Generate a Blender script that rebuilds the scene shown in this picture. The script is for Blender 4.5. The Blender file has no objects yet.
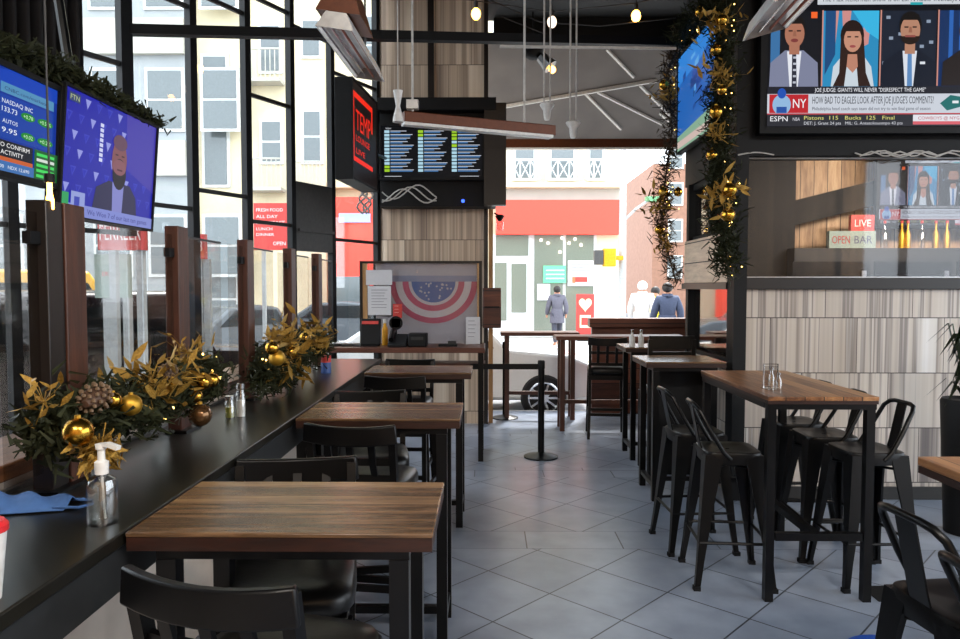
import bpy, math, random
from mathutils import Vector, Matrix, Euler

S = bpy.context.scene
COL = S.collection
PI = math.pi
R = math.radians

# ------------------------------------------------------------------ camera, sky, light, exposure
cd = bpy.data.cameras.new('camera'); cam = bpy.data.objects.new('camera', cd); COL.objects.link(cam)
cd.sensor_width = 36; cd.lens = 27.0; cd.clip_start = .05; cd.clip_end = 400
cam.location = (0, 0, 1.68); cam.rotation_euler = (R(90 - 2.584), 0, R(.64))
S.camera = cam
S.view_settings.view_transform = 'Standard'; S.view_settings.look = 'None'
S.view_settings.gamma = 1; S.view_settings.use_curve_mapping = False
S.view_settings.exposure = 1.35

w = bpy.data.worlds.new('sky'); S.world = w; w.use_nodes = True
bg = w.node_tree.nodes['Background']
bg.inputs[0].default_value = (.84, .92, 1.0, 1); bg.inputs[1].default_value = 2.1
sd = bpy.data.lights.new('sun', 'SUN'); so = bpy.data.objects.new('sun', sd); COL.objects.link(so)
sd.energy = 3.0; sd.angle = R(8); sd.color = (1, .96, .9); so.rotation_euler = (R(-38), R(14), 0)

def area(name, loc, size, power, col=(1, .9, .78), rot=(0, 0, 0)):
    l = bpy.data.lights.new(name, 'AREA'); l.shape = 'RECTANGLE'; l.size, l.size_y = size; l.energy = power; l.color = col
    o = bpy.data.objects.new(name, l); o.location = loc; o.rotation_euler = rot; COL.objects.link(o); return o
def portal(name, loc, size, rot):
    o = area(name, loc, size, 1, rot=rot); o.data.cycles.is_portal = True
# added fill lights without fixtures, behind the camera, lifting stone wall and front faces
area('fill_light_bar', (2.6, -1.2, 4.4), (1.6, .5), 110, (1, .93, .85))
area('fill_light_entry', (-.6, -2.0, 4.4), (1.6, .5), 90, (1, .93, .85))
area('fill_light_back_room', (4.6, 6.25, 3.05), (2.2, .3), 60, (1, .86, .7), (R(52), 0, 0))  # added fill hidden behind the pillar wall, aimed at the plank wall
portal('portal_front', (1.0, 9.75, 2.5), (3.6, 4.6), (R(-90), 0, 0))
portal('portal_left', (-3.3, 5.2, 2.6), (7.5, 4.6), (0, R(-90), R(-27.1)))
portal('portal_right', (7.4, 1.2, 2.4), (7.5, 4.4), (0, R(90), 0))

CM = cam.rotation_euler.to_matrix(); CP = Vector(cam.location)
def ray(px, py): return CM @ Vector(((px - 480) / 720, -(py - 319.5) / 720, -1))
def at(px, py, Y):
    d = ray(px, py); return CP + d * (Y / d.y)
def atz(px, py, z):
    d = ray(px, py); return CP + d * ((z - CP.z) / d.z)
def atx(px, py, X):
    d = ray(px, py); return CP + d * (X / d.x)

# ------------------------------------------------------------------ materials
def lin(c):
    if isinstance(c, str):
        c = c.lstrip('#'); c = [int(c[i:i + 2], 16) / 255 for i in (0, 2, 4)]
        c = [x / 12.92 if x <= .04045 else ((x + .055) / 1.055) ** 2.4 for x in c]
    return (c[0], c[1], c[2], 1)
M = {}
def nt(name):
    m = bpy.data.materials.new(name); m.use_nodes = True
    t = m.node_tree; return m, t, t.nodes['Principled BSDF']
def N(t, typ, **k):
    n = t.nodes.new(typ)
    for a, v in k.items():
        if a.startswith('i_'): n.inputs[int(a[2:]) if a[2:].isdigit() else a[2:]].default_value = v
        else: setattr(n, a, v)
    return n
def mat(name, c, rough=.5, metal=0, spec=.5, var=.12, scale=30, bump=0, coat=0):
    """procedural: a base colour with noise variation in value and roughness"""
    m, t, b = nt(name); L = t.links
    tc = N(t, 'ShaderNodeTexCoord'); nz = N(t, 'ShaderNodeTexNoise'); nz.inputs['Scale'].default_value = scale; nz.inputs['Detail'].default_value = 4
    L.new(tc.outputs['Object'], nz.inputs['Vector'])
    cr = N(t, 'ShaderNodeValToRGB'); a = lin(c)
    cr.color_ramp.elements[0].position = .3; cr.color_ramp.elements[1].position = .7
    cr.color_ramp.elements[0].color = tuple(x * (1 - var) for x in a[:3]) + (1,)
    cr.color_ramp.elements[1].color = tuple(min(1, x * (1 + var)) for x in a[:3]) + (1,)
    L.new(nz.outputs['Fac'], cr.inputs[0]); L.new(cr.outputs[0], b.inputs['Base Color'])
    b.inputs['Roughness'].default_value = rough; b.inputs['Metallic'].default_value = metal
    b.inputs['Specular IOR Level'].default_value = spec; b.inputs['Coat Weight'].default_value = coat
    if bump:
        bp = N(t, 'ShaderNodeBump'); bp.inputs['Strength'].default_value = bump; bp.inputs['Distance'].default_value = .01
        L.new(nz.outputs['Fac'], bp.inputs['Height']); L.new(bp.outputs[0], b.inputs['Normal'])
    M[name] = m; return m
def ramp(t, stops, interp='LINEAR'):
    cr = N(t, 'ShaderNodeValToRGB'); r = cr.color_ramp; r.interpolation = interp
    while len(r.elements) < len(stops): r.elements.new(.5)
    for e, (p, c) in zip(r.elements, stops): e.position = p; e.color = lin(c)
    return cr
def wood(name, cols, rough=.35, sc=(1, 9, 9), plank=None, bump=.15, plank_axis=1):
    m, t, b = nt(name); L = t.links
    tc = N(t, 'ShaderNodeTexCoord'); mp = N(t, 'ShaderNodeMapping'); mp.inputs['Scale'].default_value = sc
    L.new(tc.outputs['Object'], mp.inputs[0])
    nz = N(t, 'ShaderNodeTexNoise'); nz.inputs['Scale'].default_value = 3; nz.inputs['Detail'].default_value = 8; nz.inputs['Roughness'].default_value = .65; nz.inputs['Distortion'].default_value = .4
    L.new(mp.outputs[0], nz.inputs['Vector'])
    fac = nz.outputs['Fac']
    if plank:
        sp = N(t, 'ShaderNodeSeparateXYZ'); L.new(tc.outputs['Object'], sp.inputs[0])
        dv = N(t, 'ShaderNodeMath', operation='DIVIDE', i_1=plank); L.new(sp.outputs[plank_axis], dv.inputs[0])
        fl = N(t, 'ShaderNodeMath', operation='FLOOR'); L.new(dv.outputs[0], fl.inputs[0])
        wn = N(t, 'ShaderNodeTexWhiteNoise', noise_dimensions='1D'); L.new(fl.outputs[0], wn.inputs['W'])
        ml = N(t, 'ShaderNodeMath', operation='MULTIPLY_ADD', i_1=.35, i_2=-.17); L.new(wn.outputs['Value'], ml.inputs[0])
        ad = N(t, 'ShaderNodeMath', operation='ADD'); L.new(fac, ad.inputs[0]); L.new(ml.outputs[0], ad.inputs[1])
        fr = N(t, 'ShaderNodeMath', operation='FRACT'); L.new(dv.outputs[0], fr.inputs[0])
        gt = N(t, 'ShaderNodeMath', operation='GREATER_THAN', i_1=.05); L.new(fr.outputs[0], gt.inputs[0])
        fac = ad.outputs[0]
    cr = ramp(t, [(.25 + .5 * i / (len(cols) - 1), c) for i, c in enumerate(cols)]); L.new(fac, cr.inputs[0])
    out = cr.outputs[0]
    if plank:
        mx = N(t, 'ShaderNodeMix', data_type='RGBA'); L.new(gt.outputs[0], mx.inputs[0]); mx.inputs[6].default_value = lin('#150c07'); L.new(out, mx.inputs[7]); out = mx.outputs[2]
    L.new(out, b.inputs['Base Color']); b.inputs['Roughness'].default_value = rough
    bp = N(t, 'ShaderNodeBump'); bp.inputs['Strength'].default_value = bump; bp.inputs['Distance'].default_value = .01
    L.new(nz.outputs['Fac'], bp.inputs['Height']); L.new(bp.outputs[0], b.inputs['Normal'])
    M[name] = m; return m
def striped(name, stops, axis, w_, h_, z0=.13, rough=.3, freq=6.5):
    """vertically veined stone tiles; axis = horizontal axis of the wall"""
    m, t, b = nt(name); L = t.links
    tc = N(t, 'ShaderNodeTexCoord'); sp = N(t, 'ShaderNodeSeparateXYZ'); L.new(tc.outputs['Object'], sp.inputs[0])
    u = sp.outputs[axis]; z = sp.outputs[2]
    def ma(op, a, b_=None, c=None):
        n = N(t, 'ShaderNodeMath', operation=op)
        for i, v in enumerate((a, b_, c)):
            if v is None: continue
            if isinstance(v, (int, float)): n.inputs[i].default_value = v
            else: L.new(v, n.inputs[i])
        return n.outputs[0]
    row = ma('DIVIDE', ma('SUBTRACT', z, z0), h_); rf = ma('FLOOR', row)
    ush = ma('ADD', ma('DIVIDE', u, w_), ma('MULTIPLY', rf, .37)); cf = ma('FLOOR', ush)
    tid = ma('ADD', ma('MULTIPLY', rf, 17.3), ma('MULTIPLY', cf, 5.71))
    cb = N(t, 'ShaderNodeCombineXYZ')
    L.new(ma('MULTIPLY', u, freq), cb.inputs[0]); L.new(tid, cb.inputs[1]); L.new(ma('MULTIPLY', z, .05), cb.inputs[2])
    n1 = N(t, 'ShaderNodeTexNoise'); n1.inputs['Scale'].default_value = .55; n1.inputs['Detail'].default_value = 4; n1.inputs['Roughness'].default_value = .62
    L.new(cb.outputs[0], n1.inputs['Vector'])
    wn = N(t, 'ShaderNodeTexWhiteNoise', noise_dimensions='1D'); L.new(tid, wn.inputs['W'])
    f = ma('ADD', n1.outputs['Fac'], ma('MULTIPLY_ADD', wn.outputs['Value'], .1, -.05))
    cr = ramp(t, stops); L.new(f, cr.inputs[0])
    g1 = ma('LESS_THAN', ma('FRACT', row), .012 / h_ * .6); g2 = ma('LESS_THAN', ma('FRACT', ush), .008 / w_ * .6)
    g = ma('MAXIMUM', g1, g2)
    mx = N(t, 'ShaderNodeMix', data_type='RGBA'); L.new(g, mx.inputs[0]); L.new(cr.outputs[0], mx.inputs[6]); mx.inputs[7].default_value = lin('#3b3431')
    L.new(mx.outputs[2], b.inputs['Base Color']); b.inputs['Roughness'].default_value = rough
    M[name] = m; return m
def glass(name, tint=(.97, .98, .98), gloss=.06, rough=.02):
    m, t, b = nt(name); L = t.links; t.nodes.remove(b)
    tr = N(t, 'ShaderNodeBsdfTransparent'); tr.inputs[0].default_value = tint + (1,)
    gl = N(t, 'ShaderNodeBsdfGlossy'); gl.inputs['Roughness'].default_value = rough
    nz = N(t, 'ShaderNodeTexNoise'); nz.inputs['Scale'].default_value = 4
    mr = N(t, 'ShaderNodeMath', operation='MULTIPLY_ADD', i_1=gloss * .3, i_2=gloss * .85); L.new(nz.outputs['Fac'], mr.inputs[0])
    mx = N(t, 'ShaderNodeMixShader'); L.new(mr.outputs[0], mx.inputs[0]); L.new(tr.outputs[0], mx.inputs[1]); L.new(gl.outputs[0], mx.inputs[2])
    L.new(mx.outputs[0], t.nodes['Material Output'].inputs[0]); M[name] = m; return m
def emit(name, c, s):
    m, t, b = nt(name); b.inputs['Base Color'].default_value = lin(c); b.inputs['Emission Color'].default_value = lin(c); b.inputs['Emission Strength'].default_value = s
    M[name] = m; return m

wood('table_wood', ['#46321f', '#6b5038', '#856648', '#9c7c58'], .27, (1.2, 14, 14), plank=.082)
wood('high_table_wood', ['#5a3620', '#865a38', '#a3744a', '#b48658'], .34, (10, 1.0, 10), plank=.1, plank_axis=0)
wood('table_edge', ['#160a06', '#281209', '#3b1d11'], .4, (2, 2, 14))
wood('post_wood', ['#23110b', '#432316', '#5a3220'], .45, (12, 12, 1))
wood('sill_wood', ['#4a2a18', '#7a4c2c', '#9a683f'], .4, (9, 1, 9))
wood('bench_wood', ['#3a1e14', '#552d1e', '#6b3a28'], .45, (1, 9, 9), plank=.2, plank_axis=2)
wood('siding_wood', ['#a8937e', '#cdb49c', '#e2cab0'], .55, (9, 1.2, 9), plank=.19, plank_axis=2)
wood('pale_wood', ['#8a6440', '#b98d5c', '#d0a878'], .45, (9, 9, 1))
wood('back_plank', ['#8c6c50', '#b8946e', '#d6b48a'], .5, (9, 9, 1), plank=.16, plank_axis=0)
mat('counter_black', '#191712', .3, spec=.5, var=.2, scale=14)
mat('counter_edge', '#2a2b2c', .4)
mat('black_metal', '#050506', .34, spec=.3)
mat('black_wood', '#050404', .36, spec=.3)
mat('dark_brown', '#160f0c', .4)
mat('seat_vinyl', '#0e0c0a', .36, spec=.5, scale=60, bump=.05)
mat('black_matte', '#08080a', .6, spec=.3)
mat('charcoal', '#262524', .55)
mat('curtain', '#151110', .8, scale=8)
mat('ceiling_black', '#060606', .7)
mat('grey_paint', '#4b4a49', .5)
mat('cream_wall', '#dccdbf', .7, scale=3)
mat('chrome', '#c8c8c8', .18, metal=1)
mat('brushed_steel', '#9a9a9a', .35, metal=1)
mat('foil', '#f4f4f4', .4, metal=.6, scale=9, bump=.5)
mat('copper', '#a2481f', .28, metal=1)
mat('rust_brown', '#5a2d14', .4, metal=.4)
mat('white_plastic', '#d8d6d2', .4)
mat('paper', '#d2d2d6', .7, var=.03)
mat('gold', '#c8983a', .22, metal=1)
mat('gold_matte', '#c09434', .45, metal=.8)
mat('gold_glitter', '#a07c34', .5, metal=.6, scale=150, bump=.6, var=.3)
mat('bronze_glass', '#6a4c30', .15, metal=.7, scale=12, bump=.5)
mat('pine', '#272a17', .7, var=.5, scale=12)
mat('pine_brown', '#3a2a14', .7, var=.5, scale=12)
mat('cone_brown', '#4a3222', .6, var=.3)
mat('cone_tip', '#6e5842', .6)
mat('wire_white', '#b8b4ae', .5)
mat('wire_dark', '#2b2a2a', .5)
mat('awning_cloth', '#6e6863', .8, scale=2)
mat('awning_rib', '#d8d4cc', .5)
mat('asphalt', '#7c7c80', .85, scale=8)
mat('sidewalk', '#b8b6b2', .8, scale=5)
mat('facade_cream', '#cfc3a4', .8, scale=2, var=.06)
mat('facade_grey', '#969a9b', .8, scale=2, var=.06)
mat('facade_white', '#aeaca2', .8, scale=2, var=.05)
mat('facade_brick', '#8f6a58', .85, scale=5)
mat('red_band', '#e8422f', .5, var=.04)
mat('window_dark', '#5c6466', .15, spec=.7)
mat('shop_glass', '#70766a', .12, spec=.7)
mat('white_frame', '#c8cac8', .5)
mat('car_white', '#dfe2e4', .2, coat=.6, var=.02)
mat('car_dark', '#2b2024', .25, coat=.25, var=.05)
mat('car_grey', '#50555a', .25, coat=.3, var=.05)
mat('car_yellow', '#e0a818', .3, coat=.4, var=.05)
mat('tyre', '#17171a', .8)
mat('traffic_yellow', '#e0a010', .5)
mat('pole_grey', '#a9adae', .5)
mat('skin', '#b98468', .6); mat('hair_dark', '#1c1512', .6)
mat('coat_grey', '#56545f', .8); mat('coat_white', '#d4d0cc', .8); mat('coat_navy', '#3a4258', .8); mat('coat_yellow', '#cfc030', .8); mat('jeans', '#5f82a8', .8); mat('dark_trousers', '#3b3c48', .8)
mat('blue_cloth', '#3b5f94', .85, bump=.2); mat('red_plastic', '#c8262c', .4); mat('amber_liquid', '#8a8a3a', .2)
mat('leaf_green', '#2c3a20', .5, var=.4); mat('dark_soil', '#1d1713', .9)
mat('blue_sticker', '#1c4fb0', .5)
mat('label_red', '#c23a34', .5); mat('label_blue', '#33508c', .5)
glass('window_glass'); glass('acrylic', (.86, .85, .84), .04, .03); glass('bottle_glass', (.92, .93, .92), .22, .04); glass('dim_glass', (.8, .8, .82), .035, .03); glass('street_glass', (.8, .8, .8), .5, .03)
glass('jar_glass', (.8, .76, .7), .25, .05)
emit('bulb_warm', '#ffb648', 6); emit('lamp_dot', '#ffcf6a', 3.2); emit('led_blue', '#2a4cff', 2); emit('bulb_pale', '#ffe6c8', .9); emit('shop_light', '#fff2d8', 2.2)
M['pine'].node_tree.nodes['Principled BSDF'].inputs['Specular IOR Level'].default_value = .2

STONE = [(.28, '#4a4445'), (.37, '#766c68'), (.41, '#b8aca1'), (.46, '#c9beb2'), (.485, '#857b76'), (.51, '#d2c8bd'), (.56, '#c4b8ab'), (.59, '#91867e'), (.62, '#dad3cb'), (.7, '#e8e4e0')]
STONE_D = [(.28, '#5f524b'), (.4, '#a29080'), (.46, '#c7b39d'), (.52, '#9c8a79'), (.58, '#d2c0aa'), (.66, '#e0d2c0'), (.78, '#eae2d6')]
striped('stone_front', STONE, 0, .68, .435)
striped('stone_side', STONE, 1, .6, .435)
striped('stone_column', STONE_D, 0, .43, 1.05, .15)

def floor_material():
    m, t, b = nt('slate_floor'); L = t.links
    tc = N(t, 'ShaderNodeTexCoord')
    def tiles(rot, sx, off, bw, bh):
        mp = N(t, 'ShaderNodeMapping'); mp.inputs['Rotation'].default_value = (0, 0, R(rot)); mp.inputs['Location'].default_value = off
        L.new(tc.outputs['Object'], mp.inputs[0])
        bk = N(t, 'ShaderNodeTexBrick'); bk.offset = 0 if rot else .4; bk.inputs['Scale'].default_value = sx
        bk.inputs['Brick Width'].default_value = bw; bk.inputs['Row Height'].default_value = bh; bk.inputs['Mortar Size'].default_value = .0045; bk.inputs['Mortar Smooth'].default_value = .1
        bk.inputs['Color1'].default_value = lin('#8690a1'); bk.inputs['Color2'].default_value = lin('#98a2b2'); bk.inputs['Mortar'].default_value = lin('#363a40')
        L.new(mp.outputs[0], bk.inputs['Vector']); return bk
    A = tiles(43, 1, (.1, .15, 0), .46, .46); B = tiles(0, 1, (.12, .06, 0), .62, .33)
    sp = N(t, 'ShaderNodeSeparateXYZ'); L.new(tc.outputs['Object'], sp.inputs[0])
    # border rows every 1.75 m along the room
    ad = N(t, 'ShaderNodeMath', operation='ADD', i_1=-4.56 + 17.5); L.new(sp.outputs[1], ad.inputs[0])
    dv = N(t, 'ShaderNodeMath', operation='DIVIDE', i_1=1.75); L.new(ad.outputs[0], dv.inputs[0])
    fr = N(t, 'ShaderNodeMath', operation='FRACT'); L.new(dv.outputs[0], fr.inputs[0])
    lt = N(t, 'ShaderNodeMath', operation='LESS_THAN', i_1=.33 / 1.75); L.new(fr.outputs[0], lt.inputs[0])
    mx = N(t, 'ShaderNodeMix', data_type='RGBA'); L.new(lt.outputs[0], mx.inputs[0]); L.new(A.outputs[0], mx.inputs[6]); L.new(B.outputs[0], mx.inputs[7])
    fm = N(t, 'ShaderNodeMix', data_type='FLOAT'); L.new(lt.outputs[0], fm.inputs[0]); L.new(A.outputs['Fac'], fm.inputs[2]); L.new(B.outputs['Fac'], fm.inputs[3])
    nz = N(t, 'ShaderNodeTexNoise'); nz.inputs['Scale'].default_value = 3.5; nz.inputs['Detail'].default_value = 7; L.new(tc.outputs['Object'], nz.inputs['Vector'])
    cr = ramp(t, [(.3, '#d2d4d8'), (.7, '#ffffff')]); L.new(nz.outputs['Fac'], cr.inputs[0])
    mm = N(t, 'ShaderNodeMix', data_type='RGBA', blend_type='MULTIPLY'); mm.inputs[0].default_value = 1; L.new(mx.outputs[2], mm.inputs[6]); L.new(cr.outputs[0], mm.inputs[7])
    L.new(mm.outputs[2], b.inputs['Base Color'])
    rr = N(t, 'ShaderNodeMath', operation='MULTIPLY_ADD', i_1=.1, i_2=.26); L.new(nz.outputs['Fac'], rr.inputs[0]); L.new(rr.outputs[0], b.inputs['Roughness'])
    n2 = N(t, 'ShaderNodeMath', operation='MULTIPLY', i_1=.25); L.new(nz.outputs['Fac'], n2.inputs[0]); bs = N(t, 'ShaderNodeMath', operation='MULTIPLY_ADD', i_1=-1.2); L.new(fm.outputs[0], bs.inputs[0]); L.new(n2.outputs[0], bs.inputs[2])
    bp = N(t, 'ShaderNodeBump'); bp.inputs['Strength'].default_value = .14; bp.inputs['Distance'].default_value = .006
    L.new(bs.outputs[0], bp.inputs['Height']); L.new(bp.outputs[0], b.inputs['Normal'])
    M['slate_floor'] = m
floor_material()
def attr_mats():
    m, t, b = nt('screen_picture'); a = N(t, 'ShaderNodeVertexColor', layer_name='Col')
    b.inputs['Base Color'].default_value = (.01, .01, .01, 1); b.inputs['Roughness'].default_value = .3; b.inputs['Specular IOR Level'].default_value = .08
    t.links.new(a.outputs[0], b.inputs['Emission Color']); b.inputs['Emission Strength'].default_value = .41; M['screen_picture'] = m
    m, t, b = nt('print'); a = N(t, 'ShaderNodeVertexColor', layer_name='Col'); t.links.new(a.outputs[0], b.inputs['Base Color']); b.inputs['Roughness'].default_value = .6; M['print'] = m
attr_mats()

# ------------------------------------------------------------------ mesh helpers
class MB:
    def __init__(s): s.v = []; s.f = []
    def add(s, vs, fs):
        o = len(s.v); s.v += [tuple(x) for x in vs]; s.f += [tuple(i + o for i in f) for f in fs]; return s
    def box(s, c, d, rot=None):
        c = Vector(c); h = Vector(d) / 2; m = rot if isinstance(rot, Matrix) else (Euler(rot).to_matrix() if rot else Matrix.Identity(3))
        vs = [c + m @ Vector((sx * h.x, sy * h.y, sz * h.z)) for sx in (-1, 1) for sy in (-1, 1) for sz in (-1, 1)]
        return s.add(vs, [(0, 1, 3, 2), (4, 6, 7, 5), (0, 4, 5, 1), (2, 3, 7, 6), (0, 2, 6, 4), (1, 5, 7, 3)])
    def bx(s, x0, x1, y0, y1, z0, z1): return s.box(((x0 + x1) / 2, (y0 + y1) / 2, (z0 + z1) / 2), (abs(x1 - x0), abs(y1 - y0), abs(z1 - z0)))
    def tube(s, pts, r, n=8, closed=False):
        pts = [Vector(p) for p in pts]; rs = r if isinstance(r, (list, tuple)) else [r] * len(pts)
        rings = []; ref = None; K = len(pts)
        for i, p in enumerate(pts):
            a = pts[(i - 1) % K] if (closed or i) else p; b = pts[(i + 1) % K] if (closed or i < K - 1) else p
            t = (b - a).normalized()
            if ref is None: ref = t.orthogonal().normalized()
            ref = (ref - t * ref.dot(t)); ref = ref.normalized() if ref.length > 1e-6 else t.orthogonal().normalized()
            bt = t.cross(ref)
            rings.append([p + (ref * math.cos(2 * PI * k / n) + bt * math.sin(2 * PI * k / n)) * rs[i] for k in range(n)])
        vs = [v for q in rings for v in q]; fs = []
        for i in range(K if closed else K - 1):
            j = (i + 1) % K
            for k in range(n): fs.append((i * n + k, i * n + (k + 1) % n, j * n + (k + 1) % n, j * n + k))
        if not closed: fs += [tuple(range(n))[::-1], tuple((K - 1) * n + k for k in range(n))]
        return s.add(vs, fs)
    def sweep(s, pts, w_, h_, up=(0, 0, 1)):
        """rectangular bar along a path: w_ across, h_ along up"""
        pts = [Vector(p) for p in pts]; up = Vector(up); vs = []; fs = []; K = len(pts)
        for i, p in enumerate(pts):
            t = (pts[min(i + 1, K - 1)] - pts[max(i - 1, 0)]).normalized(); sd_ = t.cross(up).normalized(); u = sd_.cross(t).normalized()
            vs += [p + sd_ * a * w_ / 2 + u * b * h_ / 2 for a, b in ((-1, -1), (1, -1), (1, 1), (-1, 1))]
        for i in range(K - 1):
            for k in range(4): fs.append((i * 4 + k, i * 4 + (k + 1) % 4, i * 4 + 4 + (k + 1) % 4, i * 4 + 4 + k))
        fs += [(3, 2, 1, 0), tuple((K - 1) * 4 + k for k in range(4))]
        return s.add(vs, fs)
    def lathe(s, prof, c=(0, 0, 0), n=20, m=None):
        c = Vector(c); vs = []; fs = []; m = m or Matrix.Identity(3)
        for r, z in prof:
            vs += [c + m @ Vector((r * math.cos(2 * PI * k / n), r * math.sin(2 * PI * k / n), z)) for k in range(n)]
        for i in range(len(prof) - 1):
            for k in range(n): fs.append((i * n + k, i * n + (k + 1) % n, (i + 1) * n + (k + 1) % n, (i + 1) * n + k))
        fs += [tuple(range(n))[::-1], tuple((len(prof) - 1) * n + k for k in range(n))]
        return s.add(vs, fs)
    def ball(s, c, r, n=16, sq=(1, 1, 1)):
        k = n // 2; prof = [(max(1e-4, math.sin(PI * i / k)) * r, -math.cos(PI * i / k) * r) for i in range(k + 1)]
        return s.lathe(prof, c, n, Matrix.Diagonal(sq))
    def prism(s, poly, d):
        """extrude a planar 3-d polygon by vector d"""
        poly = [Vector(p) for p in poly]; d = Vector(d); n = len(poly)
        return s.add(poly + [p + d for p in poly], [tuple(range(n))[::-1], tuple(range(n, 2 * n))] + [(i, (i + 1) % n, n + (i + 1) % n, n + i) for i in range(n)])
    def build(s, name, m, parent=None, bevel=0, ang=35):
        me = bpy.data.meshes.new(name); me.from_pydata(s.v, [], s.f); me.update()
        me.materials.append(M[m] if isinstance(m, str) else m)
        import bmesh as _b
        b = _b.new(); b.from_mesh(me); _b.ops.recalc_face_normals(b, faces=b.faces[:]); b.to_mesh(me); b.free()
        me.shade_smooth(); me.set_sharp_from_angle(angle=R(ang))
        o = bpy.data.objects.new(name, me); COL.objects.link(o)
        if parent: o.parent = parent
        if bevel:
            md = o.modifiers.new('bevel', 'BEVEL'); md.width = bevel; md.segments = 2; md.limit_method = 'ANGLE'; md.angle_limit = R(40)
        return o
def tag(o, label, cat, group=None, kind=None):
    o['label'] = label; o['category'] = cat
    if group: o['group'] = group
    if kind: o['kind'] = kind
    return o
def thing(name, label, cat, loc=(0, 0, 0), rz=0, group=None):
    o = bpy.data.objects.new(name, None); COL.objects.link(o); o.location = loc; o.rotation_euler = (0, 0, rz); o.empty_display_size = .1
    return tag(o, label, cat, group)
def struct(name, mb, m, parent=None, label=None, cat=None, bevel=0):
    o = mb.build(name, m, parent, bevel)
    if not parent:
        o['kind'] = 'structure'; o['label'] = label or name.replace('_', ' '); o['category'] = cat or name.split('_')[0]
    elif label: o['label'] = label
    return o
def dup(root, loc, rz, label, group=None):
    r = root.copy(); COL.objects.link(r); r.location = loc; r.rotation_euler = (0, 0, rz); r['label'] = label
    if group: r['group'] = group
    for ch in list(root.children):
        c = ch.copy(); COL.objects.link(c); c.parent = r
        for g in list(ch.children):
            d = g.copy(); COL.objects.link(d); d.parent = c
    return r

_tc = {}
def text_geo(s, bold=0):
    if (s, bold) in _tc: return _tc[(s, bold)]
    cu = bpy.data.curves.new('t', 'FONT'); cu.body = s; cu.size = 1; cu.resolution_u = 2; cu.offset = bold
    o = bpy.data.objects.new('t', cu); COL.objects.link(o)
    me = o.evaluated_get(bpy.context.evaluated_depsgraph_get()).to_mesh()
    vs = [v.co.copy() for v in me.vertices]; fs = [tuple(p.vertices) for p in me.polygons]
    o.evaluated_get(bpy.context.evaluated_depsgraph_get()).to_mesh_clear()
    bpy.data.objects.remove(o); bpy.data.curves.remove(cu)
    xs = [v.x for v in vs] or [0]; wv = max(xs) - min(xs); x0 = min(xs)
    r = ([(v.x - x0, v.y) for v in vs], fs, wv); _tc[(s, bold)] = r; return r
class Pic:
    """a flat printed or displayed picture: coloured shapes in a plane (x right, y up)"""
    def __init__(s, o, ux, uy, step=.0004):
        s.o = Vector(o); s.ux = Vector(ux); s.uy = Vector(uy); s.n = s.ux.cross(s.uy).normalized(); s.v = []; s.f = []; s.c = []; s.k = 0; s.step = step
    def _p(s, x, y): return s.o + s.ux * x + s.uy * y + s.n * (s.k * s.step)
    def poly(s, pts, c, lift=True):
        if lift: s.k += 1
        o = len(s.v); s.v += [tuple(s._p(*p)) for p in pts]; s.f.append(tuple(range(o, o + len(pts)))); s.c.append(lin(c)); return s
    def rect(s, x0, y0, x1, y1, c, lift=True): return s.poly([(x0, y0), (x1, y0), (x1, y1), (x0, y1)], c, lift)
    def ell(s, x, y, rx, ry, c, a0=0, a1=360, n=20, lift=True):
        pts = [(x + rx * math.cos(R(a0 + (a1 - a0) * i / n)), y + ry * math.sin(R(a0 + (a1 - a0) * i / n))) for i in range(n if a1 - a0 == 360 else n + 1)]
        return s.poly(pts, c, lift)
    def text(s, t, x, y, h, c, w=None, lift=True, vert=False):
        vs, fs, tw = text_geo(t)
        if lift: s.k += 1
        sx = h / .72; sy = h / .72
        if w: sx = w / max(tw, 1e-3)
        o = len(s.v)
        s.v += [tuple(s._p(x + (a * sx if not vert else -b * sy), y + (b * sy if not vert else a * sx))) for a, b in vs]
        s.f += [tuple(i + o for i in f) for f in fs]; s.c += [lin(c)] * len(fs); return s
    def build(s, name, m, parent=None):
        me = bpy.data.meshes.new(name); me.from_pydata(s.v, [], s.f); me.update(); me.materials.append(M[m])
        ca = me.color_attributes.new('Col', 'FLOAT_COLOR', 'CORNER')
        for p, c in zip(me.polygons, s.c):
            for li in p.loop_indices: ca.data[li].color = c
        o = bpy.data.objects.new(name, me); COL.objects.link(o)
        if parent: o.parent = parent
        return o
rnd = random.Random(7)

# ================================================================== THE SETTING
YF = 5.68          # tiled pillar wall facing the camera
XS = 1.95          # side wall that runs from the pillar to the front
YO = 9.6           # front edge of the room
ZC = 5.2
def wallx(Y): return -5.7 + .51 * Y
FP = [(8, -4.1), (8, YO + .1), (wallx(8.78), YO + .1), (wallx(8.78) - .08, 8.78), (wallx(1.5) - .08, 1.5), (wallx(1.5) - .08, -4.1)]
struct('floor', MB().prism([(x, y, -.1) for x, y in FP], (0, 0, .1)), 'slate_floor', label='grey slate tile floor laid diagonally with straight border rows', cat='floor')
struct('wall_left_far', MB().bx(wallx(1.5) - .1, wallx(1.5), -4, 1.5, 0, ZC), 'charcoal', label='dark wall at far left behind the camera', cat='wall')
struct('ceiling', MB().prism([(x, y, ZC) for x, y in FP], (0, 0, .12)), 'ceiling_black', label='black painted ceiling high above the room', cat='ceiling')
struct('wall_back', MB().bx(-6, 8, -4.12, -4, 0, ZC), 'back_plank', label='plank wall behind the camera', cat='wall')
# right side of room: glazed wall
m = MB()
m.bx(7.4, 7.5, -4, YO, 0, .5).bx(7.4, 7.5, -4, YO, 4.6, ZC)
for y in (-4, -1.6, .8, 3.2, 5.6): m.bx(7.4, 7.5, y - .06, y + .06, .5, 4.6)
m.bx(7.4, 7.5, 5.6, YO, .5, 4.6)
struct('wall_right', m, 'black_matte', label='glazed wall along the right of the room', cat='wall')
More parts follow.
